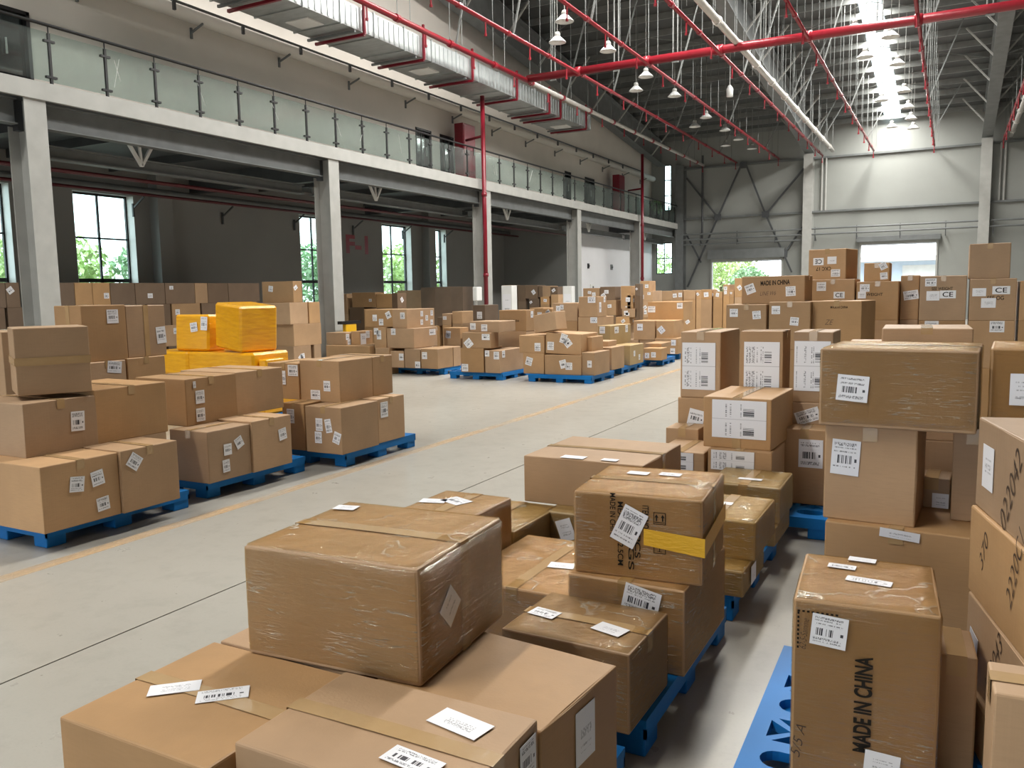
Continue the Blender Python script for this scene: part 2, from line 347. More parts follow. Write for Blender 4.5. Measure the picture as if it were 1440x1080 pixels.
# ---- steel columns (H sections)
for y, lab in zip(COLY, COLN):
    c = thing('steel_column', lab, 'column', (XC, y, 0), group='steel columns along the mezzanine')
    MB().box(.03, -.2, 0, .055, .2, SLAB0).obj('flange', M['steel'], c); MB().box(-.47, -.2, 0, -.445, .2, SLAB0-.45).obj('flange', M['steel'], c)
    MB().box(-.445, -.012, 0, .03, .012, SLAB0).obj('web', M['steel'], c); MB().box(-.5, -.27, 0, .12, .27, .03).obj('base_plate', M['steelgrey'], c)
# ---- upper left wall
DOORS = [(8.6, 10.45), (23.65, 24.6), (25.15, 26.05), (35.8, 36.5), (38.2, 39.4)]
m = MB()
for a, b, z0, z1 in wall_cells(-6, YFAR, SLAB1-.02, 16.6, [(a, b, SLAB1-.02, 7.33) for a, b in DOORS]): m.box(XU-.2, a, z0, XU, b, z1)
tag(m.obj('wall_upper', M['wall']), kind='structure')
for i, (a, b) in enumerate(DOORS):
    d = thing('door_%d' % (i+3), None, None, (XU-.1, a, SLAB1-.02)); d['kind'] = 'structure'
    L_, H_ = b-a, 7.33-SLAB1+.02
    MB().box(-.06, 0, 0, .12, .07, H_).box(-.06, L_-.07, 0, .12, L_, H_).box(-.06, 0, H_-.07, .12, L_, H_).obj('door_frame', M['black'], d)
    MB().box(-.03, .07, 0, 0, L_-.07, H_-.07).obj('door_leaf', M['doorglass'], d)
    MB().box(-.02, L_*.5-.02, 0, .02, L_*.5+.02, H_-.07).obj('door_stile', M['black'], d)
    MB().tube((.06, L_*.75, .9), (.06, L_*.75, 1.2), .02).obj('door_handle', M['steel'], d)
MB().box(-18.5, -6, SLAB1, -18.4, YFAR, 8.5).obj('back_room_wall', M['walldark'], bpy.data.objects['wall_upper'])
# ---- far wall
FH = [(-12.4, -8.5, 0, 3.36), (-4.42, -.74, 0, 4.0), (-15.32, -14.88, 6.42, 9.08), (-15.8, -14.8, 2.7, 4.55)]
m = MB()
for a, b, z0, z1 in wall_cells(-16.1, 26, 0, 10.6, FH): m.box(a, YFAR, z0, b, YFAR+.2, z1)
wf = m.obj('wall_far', M['metalwall']); tag(wf, kind='structure')
def far_window(n, x0, x1, z0, z1, cols, rows):
    w = thing('window_%d' % n, None, None, (x0, YFAR+.06, z0)); w['kind'] = 'structure'; W, H = x1-x0, z1-z0
    MB().box(0, -.03, 0, .05, .03, H).box(W-.05, -.03, 0, W, .03, H).box(0, -.03, 0, W, .03, .05).box(0, -.03, H-.05, W, .03, H).obj('window_frame', M['black'], w)
    for k in range(1, cols): MB().box(W*k/cols-.02, -.025, 0, W*k/cols+.02, .025, H).obj('mullion', M['black'], w)
    for k in range(1, rows): MB().box(0, -.025, H*k/rows-.025, W, .025, H*k/rows+.025).obj('transom', M['black'], w)
    for a in range(cols):
        for b in range(rows): MB().box(W*a/cols+.02, -.004, H*b/rows+.02, W*(a+1)/cols-.02, .004, H*(b+1)/rows-.02).obj('pane', M['glass'], w)
far_window(6, -15.8, -14.8, 2.7, 4.55, 2, 2); far_window(7, -15.32, -14.88, 6.42, 9.08, 1, 3)
for i, (x0, x1, zt, zb) in enumerate(((-12.6, -8.3, 3.36, 3.98), (-4.6, -.6, 4.0, 4.38))):
    d = thing('door_%d' % (i+1), None, None, ((x0+x1)/2, YFAR, zt)); d['kind'] = 'structure'; h = (x1-x0)/2
    MB().box(-h, -.42, .1, h, -.02, zb-zt).obj('roller_housing', M['steelgrey'], d, bevel=.02)
    for k in range(5): MB().box(-h+.2, -.10, .09-k*.045+.0, h-.2, -.06, .13-k*.045).obj('shutter_slat', M['steel'], d)
    for q in (-h+.13, h-.2): MB().box(q, -.12, -zt, q+.09, -.005, .1).obj('guide_rail', M['steel'], d)
# steel on the far wall: girts, rails, bracing
tr_ = thing('trim_1', None, None, (0, 0, 0)); tr_['kind'] = 'structure'
for z, mt in ((8.72, 'steelgrey'), (5.85, 'steelgrey')):
    MB().box(-14.2, YFAR-.16, z-.05, 26, YFAR-.01, z+.05).obj('girt', M[mt], tr_)
for z in (4.92, 4.62): MB().tube((-14.3, YFAR-.45, z), (26, YFAR-.45, z), .05, 8).obj('wall_pipe', M['steelgrey'], tr_)
MB().tube((-14.3, YFAR-.4, 4.34), (-7.4, YFAR-.4, 4.34), .05, 8).obj('wall_pipe', M['steelgrey'], tr_)
for k in range(14):
    x = -13+k*2.1
    MB().bar((x, YFAR-.02, 4.3), (x, YFAR-.5, 4.62), .035).bar((x, YFAR-.45, 4.25), (x, YFAR-.45, 5.0), .04).obj('pipe_bracket', M['steeldark'], tr_)
Yb = YFAR-.25
for (a, b) in (((-13.9, 8.2), (-12.05, 5.85)), ((-10.75, 8.7), (-12.05, 5.85)), ((-10.5, 8.7), (-9.37, 5.85)), ((-9.37, 5.85), (-7.3, 8.3)), ((-12.05, 5.85), (-13.8, 1.9)), ((-9.37, 5.85), (-7.9, 2.6)), ((-7.35, 5.1), (-8.35, 3.6)), ((-13.9, 5.0), (-13.0, 3.3)), ((-13.0, 3.3), (-13.0, 3.3001))):
    if abs(a[1]-b[1]) > .01: MB().bar((a[0], Yb, a[1]), (b[0], Yb, b[1]), .09).obj('brace', M['steeldark'], tr_)
for x, z in ((-12.05, 5.85), (-9.37, 5.85), (-10.63, 8.65), (-8.35, 3.6)): MB().box(x-.2, Yb-.06, z-.17, x+.2, Yb-.02, z+.17).obj('gusset', M['steeldark'], tr_)
MB().tube((-12.95, Yb, 4.6), (-12.95, Yb, 9.4), .06).obj('downpipe', M['steeldark'], tr_)
# frame columns on the far wall
for x, lab in ((-7.1, 'pale frame column on the far wall between the two doorways'), (1.27, 'grey frame column on the far wall right of the bright doorway'), (-14.2, 'dark frame column at the far left corner of the far wall')):
    c = thing('frame_column', lab, 'column', (x, YFAR, 0), group='frame columns on the far wall')
    mt = M['steel'] if x > -10 else M['steelgrey']
    MB().box(-.24, -.62, 0, .24, -.595, 8.9).obj('flange', mt, c); MB().box(-.24, -.03, 0, .24, -.005, 8.9).obj('flange', mt, c); MB().box(-.012, -.595, 0, .012, -.03, 8.9).obj('web', mt, c)
for x in (-6.45, -6.25, 1.9, 2.1):
    MB().tube((x, YFAR-.12, 5.9), (x, YFAR-.12, 8.7), .05).obj('downpipe', M['steel'], tr_)
# ---- rear and right walls behind the photographer, with a rear opening added for front light
m = MB()
for a, b, z0, z1 in wall_cells(-20, 18, 0, 17, [(-7, 0, 0, 5.0)]): m.box(a, -12.2, z0, b, -12, z1)
tag(m.obj('wall_rear', M['metalwall']), kind='structure')
m = MB()
for a, b, z0, z1 in wall_cells(-12, YFAR, 0, 17, []): m.box(18, a, z0, 18.2, b, z1)
tag(m.obj('wall_right', M['metalwall']), kind='structure')
# ---- roof
rf = thing('ceiling', None, None, (0, 0, 0)); rf['kind'] = 'structure'
xs = [-18.6, SKYL[0][0], SKYL[0][1], 26]
Y0R = -18
def slab(a, b, y0, y1, dz0, dz1, mt, nm, par):
    m = MB(); n = 0
    m.v = [(a, y0, roofz(y0)+dz0), (b, y0, roofz(y0)+dz0), (b, y1, roofz(y1)+dz0), (a, y1, roofz(y1)+dz0), (a, y0, roofz(y0)+dz1), (b, y0, roofz(y0)+dz1), (b, y1, roofz(y1)+dz1), (a, y1, roofz(y1)+dz1)]
    m.f = [(3,2,1,0),(4,5,6,7),(0,1,5,4),(1,2,6,5),(2,3,7,6),(3,0,4,7)]
    return m.obj(nm, M[mt], par)
slab(-18.6, -9.2, Y0R, 26, .12, .2, 'roof', 'roof_sheet', rf); slab(-8.4, -3.45, Y0R, 26, .12, .2, 'roof', 'roof_sheet', rf); slab(-9.2, -8.4, 2, 16, .12, .2, 'roof', 'roof_sheet', rf)
slab(-18.6, -3.45, 26, YFAR+.4, .12, .2, 'roof', 'roof_sheet', rf); slab(-2.65, 26, Y0R, YFAR+.4, .12, .2, 'roof', 'roof_sheet', rf); slab(-3.45, -2.65, Y0R, 8, .12, .2, 'roof', 'roof_sheet', rf); slab(-9.2, -8.4, Y0R, -10, .12, .2, 'roof', 'roof_sheet', rf)
for a, b, y0, y1 in SKYL: slab(a, b, y0, y1, .15, .17, 'skylight', 'skylight_sheet', rf)  # the last two sheets belong to the added light strips
# purlins
y = YFAR-.5; pm = None
k = 0
while y > 8:
    if pm is None: pm = MB().box(-18.5, -.012, -.13, 26, .012, .11).box(-18.5, -.012, -.13, 26, .06, -.115).mesh('purlin')
    o = link('purlin', pm, M['purlin'], rf); o.location = (0, y, roofz(y)); y -= 1.45; k += 1
# rafters with haunch, fly braces
for x, lab in ((-15.4, 0), (-7.1, 1), (1.27, 2), (9.6, 3)):
    def rb(yy): return 8.95+SLOPE*(YFAR-yy)
    m = MB(); y0, y1 = -18, YFAR-.3
    for (w_, d0, d1) in ((.24, 0, .03), (.012, .03, 1.25), (.24, 1.25, 1.28)):
        n = len(m.v)
        m.v += [(x-w_, y0, rb(y0)+d0), (x+w_, y0, rb(y0)+d0), (x+w_, y1, rb(y1)+d0), (x-w_, y1, rb(y1)+d0), (x-w_, y0, rb(y0)+d1), (x+w_, y0, rb(y0)+d1), (x+w_, y1, rb(y1)+d1), (x-w_, y1, rb(y1)+d1)]
        m.f += [tuple(n+i for i in q) for q in ((3,2,1,0),(4,5,6,7),(0,1,5,4),(1,2,6,5),(2,3,7,6),(3,0,4,7))]
    m.obj('rafter', M['steelgrey'], rf)
    for k in range(9):
        yy = 46-k*2.9
        for s_ in (-1, 1): MB().bar((x+s_*.1, yy, rb(yy)+.1), (x+s_*1.15, yy, roofz(yy)-.1), .06).obj('fly_brace', M['steel'], rf)
for x in (-11.2, -3.0, 5.4):           # bridging rods between the purlins
    for k in range(6):
        yy = 45-k*4.35
        MB().bar((x-4, yy, roofz(yy)-.15), (x, yy-2.9, roofz(yy-2.9)-.15), .03).bar((x+4, yy, roofz(yy)-.15), (x, yy-2.9, roofz(yy-2.9)-.15), .03).obj('tie_rod', M['purlin'], rf)

# ================================================================== MEZZANINE RAILING
rl = thing('glass_railing', 'glass railing with black posts and handrail along the mezzanine edge', 'railing', (XC+.06, 0, SLAB1))
HZ = 1.02
MB().tube((0, -6, HZ), (0, YFAR-.3, HZ), .03, 8).obj('handrail', M['black'], rl, smooth=True)
pme = MB().box(-.022, -.022, -.12, .022, .022, HZ-.14).tube((0, 0, HZ-.14), (0, 0, HZ), .012, 6).mesh('post')
cme = MB().box(-.03, -.10, -.02, .03, .10, .02).mesh('clamp'); gme = MB().box(-.006, .03, .04, .006, 1.078, HZ-.13).mesh('glass_panel')
for me, mt in ((pme, 'black'), (cme, 'black'), (gme, 'railglass')): me.materials.append(M[mt])
for k in range(-4, 36):
    yy = 9.64+1.108*k
    if yy > YFAR-.35: break
    p = link('post', pme, None, rl); p.location = (0, yy, 0)
    for z in (.12, HZ-.28):
        c = link('clamp', cme, None, p); c.location = (0, 0, z)
    if yy+1.1 < YFAR-.2: g = link('glass_panel', gme, None, rl); g.location = (0, yy, 0)

rs = random.Random(8)
for yy, kind in ((10.9, 0), (11.05, 0), (13.1, 1), (15.3, 1), (17.6, 0), (18.4, 1), (20.3, 0), (25.2, 1), (25.9, 0), (26.05, 1), (28.6, 0)):
    a = rs.uniform(.2, .6); s_ = rs.choice((-1, 1))
    MB().bar((.012, yy, .18+rs.uniform(0, .2)), (.012, yy+s_*a*.5, .62+rs.uniform(0, .2)), .012, .003).obj('film_streak', M['white'], rl)
# ================================================================== PIPES, DUCT, LAMPS
def pipe(name, label, x, z, r, mt, y0=12, y1=47.6, heads=True, hang=True, mt2=None, ysw=None, grp='sprinkler pipes under the roof', hx=(0,)):
    t = thing(name, label, 'pipe', (x, 0, z), group=grp)
    if mt2: MB().tube((0, y0, 0), (0, ysw, 0), r).obj('pipe_run', M[mt], t, smooth=True); MB().tube((0, ysw, 0), (0, y1, 0), r).obj('pipe_run', M[mt2], t, smooth=True)
    else: MB().tube((0, y0, 0), (0, y1, 0), r).obj('pipe_run', M[mt], t, smooth=True)
    hm = None; dm = None; cm = None; yy = y1-.2; k = 0
    while yy > y0:
        if heads:
            if dm is None: dm = MB().tube((0, 0, 0), (0, 0, -.34), .022, 6).tube((0, 0, -.34), (0, 0, -.40), .04, 6).mesh('sprinkler_drop'); dm.materials.append(M[mt])
            o = link('sprinkler_drop', dm, None, t); o.location = (0, yy, 0)
        if cm is None: cm = MB().tube((0, -.07, 0), (0, .07, 0), r*1.35, 10).mesh('coupling'); cm.materials.append(M[mt])
        o = link('coupling', cm, None, t); o.location = (0, yy-1.3, 0)
        if hang and yy-1.0 > y0:
            H = roofz(yy-1.0)-z-.05
            m = MB()
            for q in hx: m.tube((q, 0, 0), (q, 0, H), .011, 5)
            o = m.obj('hanger_rod', M['galvrod'], t); o.location = (0, yy-1.0, 0)
            if k % 3 == 1: MB().bar((0, yy-1.0, .05), (1.1, yy-1.0, H), .045).obj('sway_brace', M['galvrod'], t)
        yy -= 2.55; k += 1
    return t
pipe('sprinkler_pipe', 'red and white pipe beside the galvanised duct', -12.75, 8.75, .075, 'red', mt2='pipewhite', ysw=25.6, hx=(-.2, .2))
pipe('sprinkler_pipe', 'thin red sprinkler pipe next to the duct pipe, running down the hall', -10.9, 8.75, .055, 'red')
pipe('sprinkler_pipe', 'red sprinkler pipe running above the left row of pendant lamps', -8.6, 8.75, .055, 'red', hx=(-.15, .15))
pipe('sprinkler_pipe', 'thin red sprinkler pipe beside the thick white pipe', -6.35, 8.72, .055, 'red', hx=(0, .3))
pipe('insulated_pipe', 'thick white pipe running down the hall beside a thin red one', -5.86, 8.95, .10, 'pipewhite', heads=False, hx=(-.14, .14))
pipe('sprinkler_pipe', 'dark red sprinkler pipe left of the skylight', -3.85, 8.75, .05, 'red', hx=(0, .2))
pipe('sprinkler_pipe', 'red sprinkler pipe right of the pendant lamps near the frame', -1.05, 8.75, .05, 'red', hx=(0, .2))
pipe('insulated_pipe', 'thick pale pipe at the upper right edge of the photo', 2.25, 8.9, .10, 'pipewhite', heads=False, hx=(-.14, .14))
pipe('sprinkler_pipe', 'red sprinkler pipe beside the pale pipe at the upper right edge', 1.95, 8.7, .05, 'red')
t = thing('sprinkler_main', 'thick red main pipe crossing the hall under the roof', 'pipe', (0, 25.4, 8.8))
MB().tube((-12.75, 0, 0), (14, 0, 0), .125, 16).obj('pipe_run', M['red'], t, smooth=True)
for x in (-10.9, -8.6, -6.35, -3.85, -1.05, 1.95): MB().tube((x-.1, 0, 0), (x+.1, 0, 0), .15, 14).obj('coupling', M['red'], t, smooth=True)
for x in (-11.8, -9.6, -7.7, -5.1, -2.0, .6, 3.4): MB().tube((x-.07, 0, -.13), (x-.07, 0, 4), .02, 6).tube((x+.07, 0, -.13), (x+.07, 0, 4), .02, 6).bar((x-.1, 0, -.15), (x+.1, 0, -.15), .05).obj('hanger_rod', M['purlin'], t)
# duct
d = thing('air_duct', 'galvanised rectangular air duct hung along the upper left wall', 'air duct', (-14.27, 0, 8.42))
DX, DH = .74, .58
yy = 10.0
while yy < 32.5:
    y1 = min(yy+1.35, 32.7)
    m = MB().box(-DX, yy+.012, 0, DX, y1-.012, DH)
    for q in range(1, 6):
        yq = yy+(y1-yy)*q/6
        m.box(DX, yq-.03, .03, DX+.018, yq+.03, DH-.03)
    m.obj('duct_section', M['galv'], d)
    MB().box(-DX-.03, y1-.02, -.03, DX+.03, y1+.02, DH+.03).obj('duct_flange', M['galv'], d)
    yy = y1+.001
for q in (14.6, 17.6, 20.3, 23.0, 26.0, 28.6, 29.6, 32.1):
    MB().bar((DX+.08, q, -.08), (DX+.08, q, DH+.3), .06).bar((-DX-.05, q, -.08), (DX+.08, q, -.08), .07).obj('duct_hanger', M['reddark'], d)
    MB().bar((-DX-.05, q-.3, -.06), (DX+.02, q-.3, -.06), .06).obj('support_bar', M['steelgrey'], d)
for q in (16.3, 21.5, 31.4): MB().box(-.35, q-.3, -.035, .35, q+.3, -.005).obj('grille', M['white'], d)
# wall pipe and conduit on upper wall
t = thing('wall_duct', 'thick grey pipe running along the upper left wall', 'pipe', (XU+.2, 0, 8.28)); MB().tube((0, -6, 0), (0, YFAR-.3, 0), .16, 14).obj('pipe_run', M['wall'], t, smooth=True)
for k in range(13):
    q = 11.5+2.9*k
    MB().bar((-.2, q, -.32), (.22, q, -.17), .04).bar((-.18, q, -.45), (-.18, q, -.2), .05).obj('bracket', M['steelgrey'], t)
t = thing('conduit', 'thin dark conduit with hooks running below the duct', 'conduit', (-15.25, 0, 8.22)); MB().tube((0, -6, 0), (0, 44, 0), .03, 6).obj('pipe_run', M['steeldark'], t)
for k in range(16): MB().box(-.03, 11.2+2.0*k, -.2, .03, 11.26+2.0*k, 0).obj('hook', M['steeldark'], t)
# risers
for y, x, zt, lab in ((24.75, -14.12, 8.3, 'red riser pipe beside the third column, rising past the railing'), (41.0, -14.12, 8.6, 'red riser pipe beside the last column near the far corner')):
    t = thing('riser_pipe', lab, 'pipe', (x, y, 0), group='red riser pipes'); MB().tube((0, 0, 0), (0, 0, zt), .075, 12).obj('pipe_run', M['reddark'], t, smooth=True)
    for z in (2.3, 5.0): MB().tube((0, 0, z), (0, 0, z+.12), .095, 12).obj('coupling', M['reddark'], t, smooth=True)
    MB().tube((0, 0, 7.0 if y < 30 else 6.9), (-.9, .4, 7.0 if y < 30 else 6.9), .045, 8).obj('branch', M['reddark'], t, smooth=True)
for y, lab in ((25.95, 'tall red hydrant cabinet on the mezzanine beside the two doors'), (41.4, 'tall red hydrant cabinet on the mezzanine near the far corner')):
    t = thing('hydrant_cabinet', lab, 'cabinet', (-15.55, y, SLAB1-.02), group='red hydrant cabinets'); MB().box(-.18, -.42, 0, .18, .42, 2.15).obj('body', M['reddark'], t, bevel=.015)
    MB().box(.18, -.38, .5, .2, .38, 2.1).obj('door', M['reddark'], t, bevel=.008); MB().box(.2, .25, 1.1, .23, .3, 1.35).obj('handle', M['steel'], t)
# lamps
def make_lamp():
    t = thing('pendant_lamp', 'x', 'lamp')
    MB().lathe([(.255, 0), (.25, .012), (.16, .10), (.10, .16), (.085, .17), (.08, .165), (.15, .095), (.24, .005)], k=18).obj('shade', M['lampw'], t, smooth=True)
    MB().lathe([(0, .30), (.06, .29), (.085, .24), (.085, .165), (0, .16)], k=14).obj('housing', M['steel'], t, smooth=True)
    MB().lathe([(0, .02), (.07, .04), (.08, .09), (.05, .15)], k=12).obj('bulb', M['white'], t, smooth=True)
    return t
lamp0 = make_lamp()
def copy_tree(o, parent=None):
    c = o.copy(); COL.objects.link(c); c.parent = parent
    for ch in list(o.children): copy_tree(ch, c)
    return c
first = True
ords = ['nearest', 'second', 'third', 'fourth', 'fifth', 'sixth', 'seventh', 'farthest']
LR = [(-9.45, [21.1, 24.3, 27.8, 31.1, 35.6, 38.9, 41.6, 44.7], 'left lamp row beside the red pipe'), (-10.4, [22.7, 29.5, 37.3, 43.0], 'sparse lamp row nearest the duct'), (-1.85, [27.3, 30.7, 35.0, 38.2, 40.8, 43.3], 'right lamp row beside the skylight'), (-2.7, [26.0, 29.2, 36.2, 42.4], 'lamp row directly under the skylight')]
for x, ys, where in LR:
    for i, yy in enumerate(ys):
        o = lamp0 if first else copy_tree(lamp0); first = False
        o.location = (x, yy, 8.95); o['group'] = 'pendant lamps under the roof'
        o['label'] = 'white pendant lamp, %s of the %s' % (ords[i] if i < len(ys)-1 else 'farthest', where)
        H = roofz(yy)-8.95-.05
        MB().tube((0, 0, .28), (0, 0, H), .012, 5).obj('rod', M['steel'], o)
t = thing('siren_unit', 'small white speaker-shaped unit hanging beside the left lamp row', 'speaker', (-7.75, 32.6, 9.0))
MB().lathe([(0, 0), (.12, .02), (.13, .3), (.09, .38), (.04, .45), (0, .46)], k=12).obj('body', M['lampw'], t, smooth=True); MB().tube((0, 0, .45), (0, 0, 2.9), .015, 5).obj('rod', M['steel'], t)
# F-1 wall sign painted on the wall
def text_mesh(txt, bold=0, shear=0):
    c = bpy.data.curves.new('lettering', 'FONT'); c.body = txt; c.size = 1; c.align_x = 'CENTER'; c.align_y = 'CENTER'; c.offset = bold; c.shear = shear; c.extrude = 0
    o = bpy.data.objects.new('lettering', c); COL.objects.link(o); bpy.context.view_layer.update()
    me = bpy.data.meshes.new_from_object(o.evaluated_get(bpy.context.evaluated_depsgraph_get())); bpy.data.objects.remove(o); bpy.data.curves.remove(c)
    xs_ = [v.co.x for v in me.vertices]; ys_ = [v.co.y for v in me.vertices]
    cx, cyy = (min(xs_)+max(xs_))/2, (min(ys_)+max(ys_))/2
    for v in me.vertices: v.co.x -= cx; v.co.y -= cyy
    return me, max(xs_)-min(xs_), max(ys_)-min(ys_)
me, w_, h_ = text_mesh('F-1', .035)
o = link('wall_marking', me, M['red']); o.location = (XL+.006, 24.75, 3.62); o.rotation_euler = (R_(90), 0, R_(90)); o.scale = (1.3/w_, .68/h_, 1)
tag(o, 'dark red F-1 marking painted on the grey left wall', 'wall marking')

# ---- measured cartons and pallets
PALLETS = [
 (-6.149, 4.086, 0, 1.1, 1.25, 'blue plastic pallet at the left edge under the three stacked cartons'),
 (-6.231, 5.598, 0, 1.1, 1.25, 'blue plastic pallet under the four cartons left of the aisle, second from the left'),
 (-5.967, 7.155, 0, 1.1, 1.25, 'blue plastic pallet under four cartons beside the faded yellow line, third from the left'),
 (-8.815, 8.777, 0, 1.3, 1.2, 'blue plastic pallet under the yellow wrapped bundles'),
 (-1.56, 1.98, 0, 1.2, 1.25, 'blue plastic pallet hidden under the foreground pile'),
 (-1.55, 3.43, 0, 1.2, 1.25, 'blue plastic pallet whose right edge shows under the foreground wrapped cartons'),
 (-2.5, 3.95, 0, 0.68, 1.1, 'blue plastic pallet hidden under the olive carton behind the big foreground box'),
 (-1.53, 4.86, 0, 1.15, 1.25, 'blue plastic pallet under the narrow wrapped stack, its right side in view'),
 (0.0, 3.17, 1, 1.2, 1.1, 'bright blue pallet with lattice deck beside the tall MADE IN CHINA carton'),
 (0.06, 4.26, 0, 1.2, 0.95, 'blue plastic pallet hidden under the big right-hand stack'),
 (0.0, 5.28, 0, 1.2, 0.95, 'blue plastic pallet hidden behind the big right-hand stack'),
 (-1.302, 6.542, 0, 1.25, 1.25, 'blue plastic pallet under the cartons with large white sheets'),
 (-10.322, 15.651, 0, 1.3, 1.2, 'blue plastic pallet, leftmost of the row beyond the empty floor'),
 (-8.52, 15.031, 0, 1.25, 1.2, 'blue plastic pallet, second of the row beyond the empty floor'),
 (-6.648, 15.033, 0, 1.35, 1.2, 'blue plastic pallet in the middle of the photo, under the leaning carton'),
 (-6.535, 16.843, 0, 0.9, 1.0, 'blue plastic pallet just right of the central pallet'),
 (-6.751, 17.908, 0, 1.1, 1.2, 'dark blue pallet under the yellowish wrapped carton'),
 (-6.447, 19.06, 0, 1.1, 1.0, 'blue pallet carrying the small two-label carton near the aisle end'),
 (-6.532, 20.839, 0, 1.0, 1.0, 'dark blue pallet half hidden by the leftmost upright white-sheet carton')]
